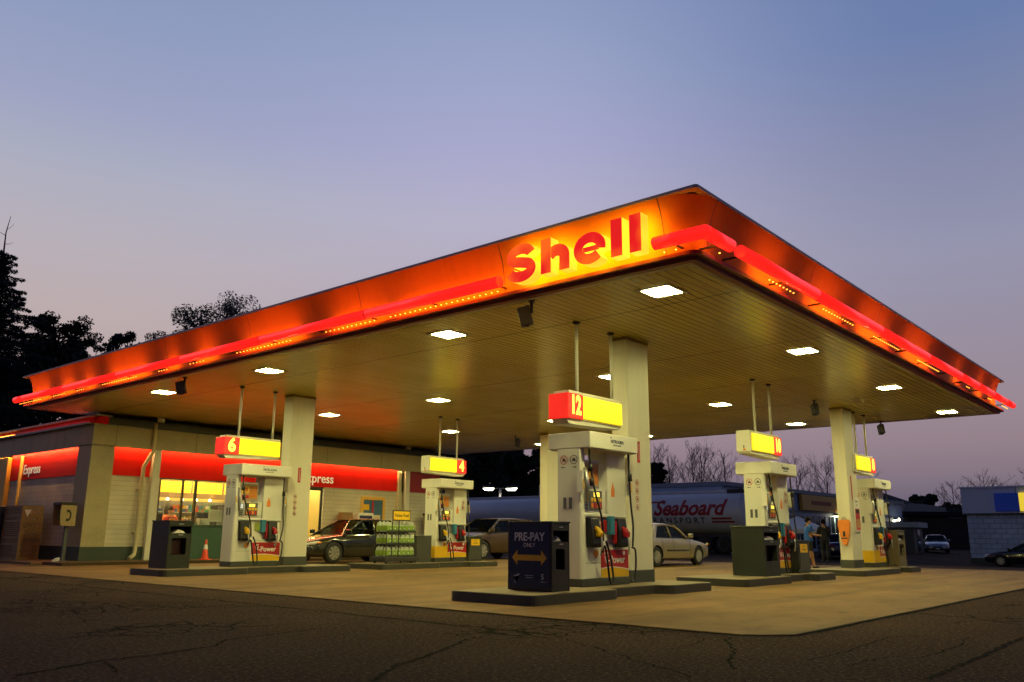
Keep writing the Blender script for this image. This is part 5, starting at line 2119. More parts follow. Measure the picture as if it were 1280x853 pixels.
def interp(keys, t):
    """Catmull-Rom through key rows (t, v1, v2, ...)"""
    n = len(keys)
    for i in range(n - 1):
        if t <= keys[i + 1][0] + 1e-9:
            break
    p0, p1, p2, p3 = keys[max(0, i - 1)], keys[i], keys[i + 1], keys[min(n - 1, i + 2)]
    s = (t - p1[0]) / max(1e-9, p2[0] - p1[0])
    out = []
    for k in range(1, len(p1)):
        m1 = (p2[k] - p0[k]) / max(1e-9, (p2[0] - p0[0])) * (p2[0] - p1[0])
        m2 = (p3[k] - p1[k]) / max(1e-9, (p3[0] - p1[0])) * (p2[0] - p1[0])
        out.append((2 * s ** 3 - 3 * s * s + 1) * p1[k] + (s ** 3 - 2 * s * s + s) * m1 + (-2 * s ** 3 + 3 * s * s) * p2[k] + (s ** 3 - s * s) * m2)
    return out


SEDAN = dict(keys=[(-1.0, 0.60, 0.55, 0.60, 0.40), (-0.975, 0.84, 0.74, 0.76, 0.32), (-0.90, 0.95, 0.86, 0.85, 0.26), (-0.62, 1.0, 0.92, 0.90, 0.20), (-0.1, 0.96, 0.90, 0.905, 0.18),
                   (0.36, 0.94, 0.86, 0.90, 0.18), (0.66, 0.86, 0.78, 0.885, 0.19), (0.88, 0.74, 0.66, 0.83, 0.22), (0.965, 0.62, 0.57, 0.73, 0.27), (1.0, 0.52, 0.47, 0.60, 0.33)],
             A0=0.44, A1=0.07, C1=-0.45, C0=-0.74, B=-0.10, belt=0.90, wb=0.80, wr=0.60)
BOXY = dict(keys=[(-1.0, 0.70, 0.62, 0.66, 0.36), (-0.985, 0.86, 0.80, 0.76, 0.30), (-0.93, 0.91, 0.85, 0.80, 0.26), (-0.6, 0.92, 0.86, 0.845, 0.21), (-0.1, 0.90, 0.85, 0.85, 0.19),
                  (0.36, 0.89, 0.82, 0.845, 0.19), (0.7, 0.80, 0.74, 0.83, 0.19), (0.92, 0.70, 0.64, 0.79, 0.22), (0.985, 0.62, 0.58, 0.73, 0.27), (1.0, 0.54, 0.50, 0.64, 0.32)],
            A0=0.36, A1=0.08, C1=-0.46, C0=-0.68, B=-0.12, belt=0.855, wb=0.74, wr=0.57)
SUV = dict(keys=[(-1.0, 0.72, 0.65, 0.70, 0.42), (-0.985, 1.0, 0.9, 0.82, 0.36), (-0.93, 1.10, 1.02, 0.88, 0.30), (-0.6, 1.10, 1.03, 0.93, 0.26), (-0.1, 1.08, 1.02, 0.935, 0.24),
                 (0.40, 1.06, 0.98, 0.93, 0.24), (0.7, 1.00, 0.92, 0.91, 0.25), (0.9, 0.90, 0.82, 0.86, 0.28), (0.975, 0.76, 0.70, 0.78, 0.32), (1.0, 0.62, 0.57, 0.68, 0.38)],
           A0=0.46, A1=0.12, C1=-0.72, C0=-0.92, B=-0.12, belt=1.04, wb=0.83, wr=0.64)


def car(label, loc, rz, L, H, shape, pm, wheel_r=0.31, wb_=2.7, rim='spoke', rear_over=None, fwd=0.0, side_trim=False, chromed=False):
    sh = shape
    t = thing('parked_car', label, 'car', loc, rz, 'cars at the station')
    hl = L / 2
    xf = hl - (L - wb_) * 0.47 + fwd      # front axle
    xr = xf - wb_
    keys = sh['keys']
    stations = [-1.0, -0.99, -0.975, -0.95, -0.90] + [-0.86 + 0.02 * i for i in range(88)] + [0.90, 0.95, 0.975, 0.99, 1.0]
    bm = bmesh.new()
    rings = []
    for s in stations:
        zt, zs, w, zb = interp(keys, s)
        h_ = zs - zb
        half = [(0.0, zb), (0.80 * w, zb), (0.95 * w, zb + 0.05), (0.985 * w, zb + 0.2 * h_), (w, zb + 0.48 * h_), (0.992 * w, zb + 0.78 * h_), (0.965 * w, zs - 0.02), (0.93 * w, zs + 0.25 * (zt - zs)), (0.78 * w, zs + 0.66 * (zt - zs)), (0.42 * w, zt - 0.005), (0.0, zt)]
        ring = [(y, z) for y, z in half] + [(-y, z) for y, z in half[-2:0:-1]]
        rings.append([bm.verts.new((s * hl, y, z)) for y, z in ring])
    n = len(rings[0])
    for a, c in zip(rings, rings[1:]):
        for i in range(n):
            f = bm.faces.new([a[i], a[(i + 1) % n], c[(i + 1) % n], c[i]])
            f.smooth = True
    bm.faces.new(rings[0][::-1])
    bm.faces.new(rings[-1])
    bmesh.ops.recalc_face_normals(bm, faces=bm.faces[:])
    me = bpy.data.meshes.new('body')
    bm.to_mesh(me)
    bm.free()
    me.materials.append(pm)
    me.materials.append(m_trim)
    o = bpy.data.objects.new('body', me)
    COL.objects.link(o)
    cut = []
    for x in (xf, xr):
        for sy in (-1, 1):
            mb = MB()
            mb.lathe([(0.0, -0.17), (wheel_r + 0.055, -0.17), (wheel_r + 0.055, 0.17), (0.0, 0.17)], (x, sy * 0.86 * 1.0, wheel_r), 'y', 28)
            c_ = mb.build('arch_cutter', m_trim)
            c_.data.materials.clear()
            c_.data.materials.append(pm)
            c_.data.materials.append(m_trim)
            for p in c_.data.polygons:
                p.material_index = 1
            md = o.modifiers.new('cut', 'BOOLEAN')
            md.operation = 'DIFFERENCE'
            md.solver = 'EXACT'
            md.object = c_
            cut.append(c_)
    dg = bpy.context.evaluated_depsgraph_get()
    me2 = bpy.data.meshes.new_from_object(o.evaluated_get(dg))
    o.modifiers.clear()
    o.data = me2
    me2.set_sharp_from_angle(angle=0.55)
    o.name = 'body'
    me2.name = 'body'
    for c_ in cut:
        bpy.data.objects.remove(c_)
    o.parent = t
    body = o
    # cabin: roof skin, pillars, glass
    zb, zr = sh['belt'] - 0.03, H
    A0, A1, B_, C1, C0 = [sh[k] * hl for k in ('A0', 'A1', 'B', 'C1', 'C0')]
    wb, wr = sh['wb'], sh['wr']
    rm = MB()
    nx, ny = 8, 8
    grid = []
    for i in range(nx + 1):
        u = i / nx
        x = A1 + (C1 - A1) * u
        row = []
        for j in range(ny + 1):
            v = -1 + 2 * j / ny
            z = zr - 0.05 * abs(v) ** 3 - 0.045 * (2 * u - 1) ** 2
            row.append(Vector((x + (0.05 if i == 0 else -0.05 if i == nx else 0) * (1 - v * v), v * (wr + 0.03), z)))
        grid.append(row)
    up = [[rm.bm.verts.new(p) for p in r] for r in grid]
    dn = [[rm.bm.verts.new(p - Vector((0, 0, 0.045))) for p in r] for r in grid]
    for i in range(nx):
        for j in range(ny):
            rm._face([up[i][j], up[i + 1][j], up[i + 1][j + 1], up[i][j + 1]], 0, True)
            rm._face([dn[i][j], dn[i][j + 1], dn[i + 1][j + 1], dn[i + 1][j]], 0, True)
    for i in range(nx):
        for j in (0, ny):
            rm._face([up[i][j], up[i + 1][j], dn[i + 1][j], dn[i][j]], 0)
    for j in range(ny):
        for i in (0, nx):
            rm._face([up[i][j], up[i][j + 1], dn[i][j + 1], dn[i][j]], 0)
    for sy in (-1, 1):
        def bar(p, q, w0, w1):
            rm.tube([p, Vector(p).lerp(Vector(q), 0.5) + Vector((0, sy * 0.012, 0.015)), q], [w0, (w0 + w1) / 2, w1], 8)
        ze = zr - 0.085
        bar((A0, sy * (wb + 0.01), zb), (A1 - 0.02, sy * (wr + 0.015), ze), 0.045, 0.032)
        bar((C0, sy * (wb + 0.01), zb), (C1 + 0.02, sy * (wr + 0.015), ze), 0.07, 0.04)
        bar((B_, sy * (wb + 0.012), zb), (B_ - 0.03, sy * (wr + 0.02), ze), 0.028, 0.026)
        cw = 0.22 * (C1 - C0) + 0.08
        rm.slab([(C0, sy * wb, zb), (C0 + 0.30, sy * wb, zb), (C1 + cw, sy * wr, ze + 0.02), (C1, sy * wr, ze + 0.02)], 0.02)
    rm.build('roof', pm, t)
    ze = zr - 0.075
    gp = MB()
    ws = gp
    ws.slab([(A0 + 0.02, -wb + 0.03, zb), (A0 + 0.02, wb - 0.03, zb), (A1, wr - 0.02, ze + 0.03), (A1, -wr + 0.02, ze + 0.03)], 0.006)
    gp.build('windscreen', m_cgl, t)
    gp = MB()
    gp.slab([(C0 - 0.02, -wb + 0.05, zb), (C0 - 0.02, wb - 0.05, zb), (C1, wr - 0.03, ze + 0.03), (C1, -wr + 0.03, ze + 0.03)], 0.006)
    gp.build('rear_window', m_cgl, t)
    for sy in (-1, 1):
        def lerpA(f):
            return A0 + (A1 - A0) * f
        for (pa, pb) in (('A', 'B'), ('B', 'C')):
            if pa == 'A':
                q = [(A0 - 0.06, sy * wb, zb + 0.01), (B_ + 0.02, sy * wb, zb + 0.01), (B_ - 0.01, sy * wr, ze), (A1 - 0.05, sy * wr, ze)]
            else:
                q = [(B_ - 0.03, sy * wb, zb + 0.01), (C0 + 0.26, sy * wb, zb + 0.01), (C1 + 0.22 * (C1 - C0) + 0.05, sy * wr, ze), (B_ - 0.06, sy * wr, ze)]
            gp = MB()
            gp.slab(q, 0.006)
            gp.build('side_window', m_cgl, t)
        # door seams, handles, mirror, sill
        zt_, zs_, w_, zbo = interp(keys, 0.1)
        sm = MB()
        for x in (B_ - 0.01, A0 - 0.02, max(C0 + 0.02, xr + wheel_r + 0.02)):
            pts = []
            for fz in (0.0, 0.25, 0.5, 0.75, 1.0):
                s = x / hl
                a_, b_, w2, z2 = interp(keys, s)
                hh = b_ - z2
                z = z2 + 0.08 + fz * (hh - 0.09)
                rel = (z - z2) / hh
                prof = [(0.0, 0.93), (0.05 / hh, 0.95), (0.2, 0.985), (0.48, 1.0), (0.78, 0.992), (1.0, 0.962)]
                for (r0_, y0_), (r1_, y1_) in zip(prof, prof[1:]):
                    if rel <= r1_:
                        yy = y0_ + (y1_ - y0_) * (rel - r0_) / (r1_ - r0_)
                        break
                pts.append((x, sy * (yy * w2 + 0.001), z))
            sm.tube(pts, 0.006, 5)
        sm.build('door_seam', m_trim, body)
        for x in (B_ + 0.10, B_ - 0.75):
            hd_ = MB()
            s = x / hl
            a_, b_, w2, z2 = interp(keys, s)
            zz = z2 + 0.82 * (b_ - z2)
            hd_.box(x, x + 0.16, sy * w2 * 0.99 - 0.02, sy * w2 * 0.99 + 0.02, zz - 0.014, zz + 0.014, 0, 0.006)
            hd_.build('door_handle', m_chrome if chromed else pm, t)
        mi = MB()
        mi.box(A0 - 0.16, A0 - 0.03, sy * (wb + 0.16) - 0.09, sy * (wb + 0.16) + 0.07, zb + 0.06, zb + 0.20, 0, 0.03)
        mi.box(A0 - 0.12, A0 - 0.07, sy * (wb + 0.03) - 0.06, sy * (wb + 0.03) + 0.06, zb + 0.05, zb + 0.09, 0)
        mi.build('mirror', pm, t)
        if side_trim:
            st = MB()
            pts = []
            for i in range(13):
                x = -0.93 * hl + 1.86 * hl * i / 12
                a_, b_, w2, z2 = interp(keys, x / hl)
                if abs(x - xf) < wheel_r + 0.08 or abs(x - xr) < wheel_r + 0.08:
                    if len(pts) > 1:
                        st.tube(pts, 0.02, 6)
                    pts = []
                    continue
                pts.append((x, sy * (w2 + 0.004), z2 + 0.46 * (b_ - z2)))
            if len(pts) > 1:
                st.tube(pts, 0.02, 6)
            st.build('side_moulding', m_trim, t)
        # lamps
        a_, b_, w2, z2 = interp(keys, 0.955)
        hlm = MB()
        hlm.tube([(0.985 * hl, sy * 0.36 * w2 / 0.75, b_ - 0.02), (0.965 * hl, sy * 0.62 * w2 / 0.75, b_ + 0.0), (0.90 * hl, sy * 0.80 * w2 / 0.75, b_ + 0.055), (0.84 * hl, sy * 0.855 * w2 / 0.75, b_ + 0.09)], [0.04, 0.055, 0.048, 0.02], 10, flat=0.8)
        hlm.build('headlight', m_hl, t)
        im = MB()
        im.tube([(0.87 * hl, sy * 0.83 * w2 / 0.75, b_ + 0.05), (0.82 * hl, sy * 0.872 * w2 / 0.75, b_ + 0.07)], [0.04, 0.02], 8)
        im.build('indicator', m_ind, t)
        a_, b_, w2, z2 = interp(keys, -0.97)
        tm = MB()
        tm.tube([(-0.985 * hl, sy * 0.45 * w2 / 0.76, b_ - 0.03), (-0.965 * hl, sy * 0.70 * w2 / 0.76, b_ - 0.01), (-0.90 * hl, sy * 0.80 * w2 / 0.76, b_ + 0.0)], [0.045, 0.055, 0.035], 10)
        tm.build('tail_light', m_tl, t)
    a_, b_, w2, z2 = interp(keys, 0.99)
    gm = MB()
    gm.box(hl - 0.05, hl + 0.012, -0.30, 0.30, b_ - 0.10, b_ + 0.0, 0, 0.02)
    gm.box(hl - 0.08, hl + 0.010, -0.42, 0.42, z2 + 0.02, z2 + 0.12, 0, 0.02)
    gm.build('grille', m_trim, t)
    gm = MB()
    gm.box(hl + 0.012, hl + 0.022, -0.15, 0.15, b_ - 0.22, b_ - 0.11)
    gm.build('number_plate', m_wtxt, t)
    gm = MB()
    gm.box(-hl - 0.012, -hl + 0.02, -0.15, 0.15, 0.60, 0.70)
    gm.build('number_plate', m_wtxt, t)
    # seats
    for x in (A0 - 0.95, B_ - 0.75):
        for yy in (-0.36, 0.36):
            sm = MB()
            sm.box(x - 0.10, x + 0.05, yy - 0.23, yy + 0.23, zb - 0.05, zb + 0.22, 0, 0.04)
            sm.box(x - 0.10, x, yy - 0.12, yy + 0.12, zb + 0.24, zb + 0.40, 0, 0.03)
            sm.build('seat', m_seat, t)
    # wheels
    for x in (xf, xr):
        for sy in (-1, 1):
            yo = sy * (w_ - 0.115)
            mb = MB()
            r = wheel_r
            mb.lathe([(r * 0.64, -0.09), (r * 0.9, -0.105), (r * 0.985, -0.085), (r, -0.05), (r, 0.05), (r * 0.985, 0.085), (r * 0.9, 0.105), (r * 0.64, 0.09)], (x, yo, r), 'y', 32)
            wh = mb.build('wheel', m_tyre, t)
            mb = MB()
            mb.lathe([(r * 0.655, 0.088), (r * 0.60, 0.092), (r * 0.585, 0.05), (r * 0.58, -0.06)] if sy > 0 else [(r * 0.655, -0.088), (r * 0.60, -0.092), (r * 0.585, -0.05), (r * 0.58, 0.06)], (x, yo, r), 'y', 32, 0)
            mb.lathe([(r * 0.6, 0.02 * sy), (0.0, 0.02 * sy)], (x, yo, r), 'y', 32, 1)
            ns = 8 if rim == 'spoke' else 14
            for k in range(ns):
                a = 2 * PI * k / ns + 0.2
                ca, sa_ = math.cos(a), math.sin(a)
                w0, w1 = (0.030, 0.040) if rim == 'spoke' else (0.009, 0.022)
                pts = []
                for rr_, ww in ((0.10 * r / 0.31, w0), (r * 0.61, w1)):
                    pts.append((rr_, ww))
                (ra, wa), (rb2, wb2) = pts
                def P_(rr_, off, yy):
                    return (x + rr_ * ca - off * sa_, yo + yy, r + rr_ * sa_ + off * ca)
                y1 = 0.078 * sy
                q = [P_(ra * 0.3, -wa, y1), P_(rb2, -wb2, y1), P_(rb2, wb2, y1), P_(ra * 0.3, wa, y1)]
                mb.slab(q, -0.03 * sy if True else 0.03, 0)
            mb.lathe([(0.0, 0.088 * sy), (0.06 * r / 0.31, 0.086 * sy), (0.075 * r / 0.31, 0.06 * sy)], (x, yo, r), 'y', 16, 0)
            mb.build('rim', [m_rim, m_rimd], wh)
    return t


m_cdark = paint('car_dark_green', (0.014, 0.016, 0.014), 0.16, dirt=0.1, coat=1.0, spec=0.6)
m_cbrown = paint('car_brown', (0.085, 0.055, 0.03), 0.3, metal=0.1, dirt=0.03, coat=0.3, spec=0.3)
m_cgold = paint('car_gold', (0.34, 0.29, 0.19), 0.28, metal=0.45, dirt=0.03, coat=0.7)
m_cblack = paint('car_black', (0.008, 0.008, 0.009), 0.14, dirt=0.05, coat=1.0)
m_csilv = paint('car_silver_blue', (0.35, 0.38, 0.42), 0.25, metal=0.4, dirt=0.03, coat=0.8)
m_cnavy = paint('car_navy', (0.012, 0.02, 0.06), 0.2, dirt=0.1, coat=1.0)

car('dark sedan facing left with bright alloy wheels in front of the shop', (18.75, 23.02, 0.012), PI, 4.8, 1.44, SEDAN, m_cdark, 0.335, 2.78, fwd=0.0)
car('dark brown crossover in the lane right of pump 4', (26.05, 23.35, 0.0), PI, 4.75, 1.62, SUV, m_cbrown, 0.36, 2.75, chromed=True)
car('gold beige sedan facing right, framed by the column and pump 10', (25.0, 15.08, 0.012), 0.0, 4.55, 1.36, BOXY, m_cgold, 0.30, 2.68, rim='fine', side_trim=True)
pf = gnd(1169, 70)
car('pale silver sedan parked far off beside the dark houses', (pf.x, pf.y, pf.z), -2.85, 4.6, 1.45, SEDAN, m_csilv, 0.32, 2.7)
pf = gnd(1229, 52)
car('black car parked before the grey block building at the right edge', (57.6, 57.6 * pf.y / pf.x - 2.35, hgt(57.6, 10)), PI / 2, 4.6, 1.42, SEDAN, m_cblack, 0.32, 2.7)
pf = gnd(1046, 50)
car('navy car half hidden behind the column with the orange bag', (pf.x, pf.y, pf.z), 0.5, 4.6, 1.45, SEDAN, m_cnavy, 0.32, 2.7)

# ------------------------------------------------------------------ road tanker
m_tank = paint('tank_white', (0.62, 0.64, 0.72), 0.35, dirt=0.12, dscale=0.8, metal=0.1)
m_tred = paint('tank_red', (0.33, 0.010, 0.02), 0.4, dirt=0.1)


def tank_trailer(y0, y1, label, lettered):
    xc, R, zc = 46.3, 1.2, 2.3
    t = thing('tanker_trailer', label, 'tanker', (xc, y0, 0), group='tank trailers parked across the back')
    Lt = y1 - y0
    b = MB()
    pr = [(0.0, 0.0), (R * 0.55, 0.03), (R * 0.85, 0.10), (R * 0.97, 0.22), (R, 0.34), (R, Lt - 0.34), (R * 0.97, Lt - 0.22), (R * 0.85, Lt - 0.10), (R * 0.55, Lt - 0.03), (0.0, Lt)]
    b.lathe(pr, (0, 0, zc), 'y', 36)
    b.build('tank', m_tank, t)
    b = MB()
    for k in range(5):
        yy = 0.34 + (Lt - 0.68) * k / 4
        b.lathe([(R + 0.004, -0.03), (R + 0.012, -0.02), (R + 0.012, 0.02), (R + 0.004, 0.03)], (0, yy, zc), 'y', 36)
    b.build('tank_band', m_tank, t)
    b = MB()
    b.box(-0.35, 0.35, 0.5, Lt - 0.4, zc + R - 0.05, zc + R + 0.10, 0, 0.02)
    b.box(-0.45, 0.45, 0.25, 1.3, zc + R - 0.10, zc + R + 0.14, 1)
    b.build('walkway', [m_tank, m_dark], t)
    b = MB()
    b.box(-0.5, 0.5, 0.3, Lt - 0.3, 0.95, 1.14)
    b.box(-1.15, 1.15, 0.05, 0.16, 0.5, 0.75)
    b.box(-1.20, -1.1, Lt * 0.35, Lt - 1.0, 1.08, 1.2)
    b.build('chassis', m_dark, t)
    b = MB()
    b.lathe([(0.0, 0.0), (0.16, 0.0), (0.16, 3.6), (0.0, 3.6)], (-1.02, Lt * 0.42, 1.32), 'y', 12)
    b.build('hose_tube', m_silv, t)
    b = MB()
    b.box(-1.22, -1.20, Lt * 0.4, Lt * 0.4 + 3.8, 1.12, 1.2)
    b.build('reflector_strip', m_tred, t)
    for k in range(3):
        for sx in (-1, 1):
            mb = MB()
            mb.lathe([(0.0, -0.15), (0.3, -0.15), (0.48, -0.16), (0.51, -0.1), (0.51, 0.1), (0.48, 0.16), (0.3, 0.15), (0.0, 0.15)], (sx * 0.98, 1.3 + 1.3 * k, 0.51), 'x', 24)
            w = mb.build('wheel', m_tyre, t)
            mb = MB()
            mb.lathe([(0.0, -0.10), (0.24, -0.12), (0.28, -0.155)], (sx * 0.98, 1.3 + 1.3 * k, 0.51), 'x', 20)
            mb.build('rim', m_rim, w)
    for sx in (-0.6, 0.6):
        mb = MB()
        mb.box(sx - 0.07, sx + 0.07, Lt - 3.2, Lt - 3.06, 0.05, 0.96)
        mb.box(sx - 0.15, sx + 0.15, Lt - 3.28, Lt - 2.98, 0.0, 0.05)
        mb.build('landing_leg', m_dark, t)
    b = MB()
    for k in range(6):
        b.tube([(-0.35, 0.02, 1.2 + 0.35 * k), (0.35, 0.02, 1.2 + 0.35 * k)], 0.02, 6)
    for sx in (-0.35, 0.35):
        b.tube([(sx, 0.02, 1.1), (sx, 0.02, 3.4)], 0.025, 6)
    b.build('ladder', m_silv, t)
    if lettered:
        tr = [text('lettering', 'Seaboard', 1.22, (-R - 0.02, 3.5, 2.56), *SIDE, m_tred, t, 0.02, 0.035, 1.0, shear=0.30)]
        tr.append(text('lettering', 'TRANSPORT', 0.46, (-R - 0.02, 4.35, 1.86), *SIDE, paint('tank_grey_print', (0.03, 0.03, 0.04), 0.5), t, 0.02, 0.006, 1.05, spacing=1.6))
        # wrap the lettering onto the round shell
        bpy.context.view_layer.update()
        for o in tr:
            me = o.data
            bmx = bmesh.new()
            bmx.from_mesh(me)
            bmesh.ops.subdivide_edges(bmx, edges=[e for e in bmx.edges if e.calc_length() > 0.3], cuts=4, use_grid_fill=True)
            bmx.to_mesh(me)
            bmx.free()
            mw = o.matrix_local.copy()
            inv = mw.inverted()
            for v in me.vertices:
                p = mw @ v.co
                dz = p.z - zc
                out = (-R - 0.02) - p.x
                p.x = -(math.sqrt(max(0.01, (R + 0.012) ** 2 - dz * dz)) + max(-0.005, min(0.005, out)))
                v.co = inv @ p
        for (ya, yb, z0, z1) in ((6.5, 5.2, 2.90, 3.00), (2.0, 0.75, 1.92, 2.02), (2.0, 0.6, 1.74, 1.83)):
            b = MB()
            rows = []
            for z in (z0, (z0 + z1) / 2, z1):
                xx = -math.sqrt((R + 0.016) ** 2 - (z - zc) ** 2)
                rows.append([b.bm.verts.new((xx, ya + (yb - ya) * i / 6 - (z - z0) * 0.4, z)) for i in range(7)])
            for r0_, r1_ in zip(rows, rows[1:]):
                for i in range(6):
                    b._face([r0_[i], r0_[i + 1], r1_[i + 1], r1_[i]], 0)
            b.build('underline', m_tred, t)
    return t


tank_trailer(21.5, 33.0, 'silver road tank trailer with slanted red lettering on its side', True)
tank_trailer(33.8, 46.5, 'bluish unlettered tank trailer seen between pump 4 and the prepay board', False)
# ------------------------------------------------------------------ people on the forecourt
person('person in a blue t-shirt and dark shorts walking behind pump 10', (26.1, 10.35, 0.012), -0.75, 1.52, paint('shirt_blue', (0.008, 0.09, 0.50), 0.75), paint('shorts_dark', (0.015, 0.015, 0.018), 0.8),
       dict(ell=(0.08, 0.22, 1.16), wrl=(0.30, 0.16, 1.15), hal=(0.37, 0.14, 1.15), elr=(0.06, -0.22, 1.16), wrr=(0.28, -0.17, 1.14), har=(0.35, -0.15, 1.14),
            knl=(0.14, 0.10, 0.50), anl=(0.20, 0.10, 0.09), tol=(0.34, 0.11, 0.035), knr=(-0.02, -0.10, 0.50), anr=(-0.22, -0.10, 0.12), tor=(-0.09, -0.11, 0.04)), hat=True)
pp = gnd(1030, 34)
person('dark clothed person with crossed back straps left of the right column', (pp.x, pp.y, pp.z), 0.6, 1.66, paint('jacket_dark', (0.02, 0.02, 0.022), 0.8), m_ink,
       dict(ell=(0.05, 0.24, 1.15), wrl=(0.22, 0.2, 1.05), hal=(0.28, 0.2, 1.03), elr=(0.05, -0.24, 1.15), wrr=(0.22, -0.2, 1.05), har=(0.28, -0.2, 1.03)), longleg=True)

# ------------------------------------------------------------------ buildings behind
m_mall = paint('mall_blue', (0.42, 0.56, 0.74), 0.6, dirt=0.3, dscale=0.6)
m_mallw = paint('mall_window', (0.012, 0.03, 0.028), 0.1, dirt=0.2)
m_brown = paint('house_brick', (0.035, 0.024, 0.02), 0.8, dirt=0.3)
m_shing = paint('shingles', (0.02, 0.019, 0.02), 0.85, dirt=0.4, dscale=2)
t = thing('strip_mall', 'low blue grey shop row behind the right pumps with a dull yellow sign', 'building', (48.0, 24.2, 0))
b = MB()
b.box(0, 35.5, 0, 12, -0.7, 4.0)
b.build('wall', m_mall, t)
b = MB()
b.box(-0.1, 35.6, -0.25, 12.1, 4.0, 4.25)
b.box(0, 35.5, -0.12, -0.002, 2.72, 2.82)
b.build('roof_edge', paint('mall_trim', (0.24, 0.28, 0.34), 0.6, dirt=0.2), t)
for x0, x1, z0, z1 in ((1.5, 5.0, 0.3, 2.5), (9.6, 12.3, 0.2, 2.5), (13.2, 16.4, 0.2, 2.5), (17.4, 21.0, 0.2, 2.5), (26, 32, 0.6, 2.4)):
    b = MB()
    b.box(x0, x1, -0.05, -0.002, z0, z1)
    w = b.build('window', m_mallw, t)
    b = MB()
    k = int((x1 - x0) / 0.9)
    for i in range(k + 1):
        x = x0 + (x1 - x0) * i / k
        b.box(x - 0.04, x + 0.04, -0.08, -0.051, z0, z1)
    b.build('frame', m_mall, w)
b = MB()
b.box(11.5, 20.0, -0.35, -0.13, 2.85, 3.95, 0, 0.02)
sgn = b.build('shop_sign', paint('mall_sign_yellow', (0.75, 0.40, 0.04), 0.5, dirt=0.25), t)
b = MB()
b.box(13.2, 17.0, -0.37, -0.352, 3.28, 3.55, 0, 0.02)
b.build('faded_print', paint('mall_sign_red', (0.35, 0.08, 0.02), 0.6), sgn)
m_flood = glow('flood_lamp', (1.0, 0.88, 0.55), 60.0)
for x in (18.2, 33.0):
    b = MB()
    b.box(x - 0.16, x + 0.16, -0.42, -0.1, 2.55, 2.72, 0, 0.03)
    lf = b.build('wall_lamp', m_dark, t)
    b = MB()
    b.box(x - 0.14, x + 0.14, -0.44, -0.421, 2.5, 2.70)
    b.box(x - 0.14, x + 0.14, -0.42, -0.15, 2.52, 2.548)
    b.build('lamp_glass', m_flood, lf)
# white tent awning
pa = gnd(998, 46)
t = thing('market_tent', 'small white peaked tent left of the person in blue', 'tent', (pa.x, pa.y, pa.z), 0.3)
b = MB()
apex = Vector((0, 0, 2.25))
cs = [Vector((-1.5, -1.5, 1.55)), Vector((1.5, -1.5, 1.55)), Vector((1.5, 1.5, 1.55)), Vector((-1.5, 1.5, 1.55))]
for i in range(4):
    b.slab([cs[i], cs[(i + 1) % 4], apex], 0.02)
    a, c = cs[i], cs[(i + 1) % 4]
    b.slab([a, c, c - Vector((0, 0, 0.2)), a - Vector((0, 0, 0.2))], 0.015)
b.build('canvas', m_white, t)
for q in cs:
    b = MB()
    b.tube([(q.x * 0.98, q.y * 0.98, 0), (q.x * 0.98, q.y * 0.98, 1.55)], 0.025, 6)
    b.build('leg', m_silv, t)
# pale hut further right
p0 = gnd(1148, 66)
t = thing('entrance_porch', 'little porch with a pale flat roof beside the shop row', 'porch', (p0.x, p0.y, p0.z), 0.1)
b = MB()
b.box(-1.8, 1.8, 0, 2.0, 0, 1.95)
b.build('wall', paint('porch_dark', (0.05, 0.055, 0.06), 0.6), t)
b = MB()
b.box(-2.0, 2.0, -0.4, 2.1, 1.951, 2.35)
b.build('roof', paint('porch_pale', (0.30, 0.33, 0.38), 0.6), t)
b = MB()
b.box(-0.5, 0.4, -0.05, -0.002, 0.05, 1.8)
b.build('door', m_mallw, t)


def house(px0, px1, d, ytop, yeave, label, chimney=None, win=None, rot=0.0, deep=9.0):
    a, c = gnd(px0, d), gnd(px1, d)
    mid = (a + c) / 2
    wd = (c - a).length
    zt = 0.6 + CH + (672 - ytop) * d / F
    ze = 0.6 + CH + (672 - yeave) * d / F
    ang = math.atan2((c - a).y, (c - a).x)
    t = thing('house', label, 'house', (mid.x, mid.y, -0.6), ang + rot, 'dark houses on the skyline')
    b = MB()
    b.box(-wd / 2, wd / 2, 0, deep, 0, ze)
    b.build('wall', m_brown, t)
    b = MB()
    o_ = 0.5
    e = [Vector((-wd / 2 - o_, -o_, ze)), Vector((wd / 2 + o_, -o_, ze)), Vector((wd / 2 + o_, deep + o_, ze)), Vector((-wd / 2 - o_, deep + o_, ze))]
    r1, r2 = Vector((-wd * 0.12, deep / 2, zt)), Vector((wd * 0.12, deep / 2, zt))
    b.slab([e[0], e[1], r2, r1], 0.12)
    b.slab([e[1], e[2], r2], 0.12)
    b.slab([e[2], e[3], r1, r2], 0.12)
    b.slab([e[3], e[0], r1], 0.12)
    b.box(-wd / 2 - o_, wd / 2 + o_, -o_, deep + o_, ze - 0.25, ze - 0.005)
    rf = b.build('roof', m_shing, t)
    for cx in (chimney or ()):
        b = MB()
        b.box(cx * wd - 0.35, cx * wd + 0.35, deep / 2 - 0.35, deep / 2 + 0.35, zt - 1.0, zt + 0.55)
        b.box(cx * wd - 0.2, cx * wd + 0.2, deep / 2 - 0.2, deep / 2 + 0.2, zt + 0.551, zt + 0.9)
        b.build('chimney', m_brown, rf)
    for (x0, x1, z0, z1) in (win or ()):
        b = MB()
        b.box(x0 * wd, x1 * wd, -0.08, -0.003, z0, z1)
        w = b.build('window', m_mallw, t)
        b = MB()
        b.box((x0 + x1) / 2 * wd - 0.05, (x0 + x1) / 2 * wd + 0.05, -0.11, -0.081, z0, z1)
        b.box(x0 * wd - 0.1, x1 * wd + 0.1, -0.14, -0.003, z0 - 0.12, z0 - 0.002)
        b.build('frame', paint('house_trim', (0.09, 0.09, 0.1), 0.6), w)
    return t


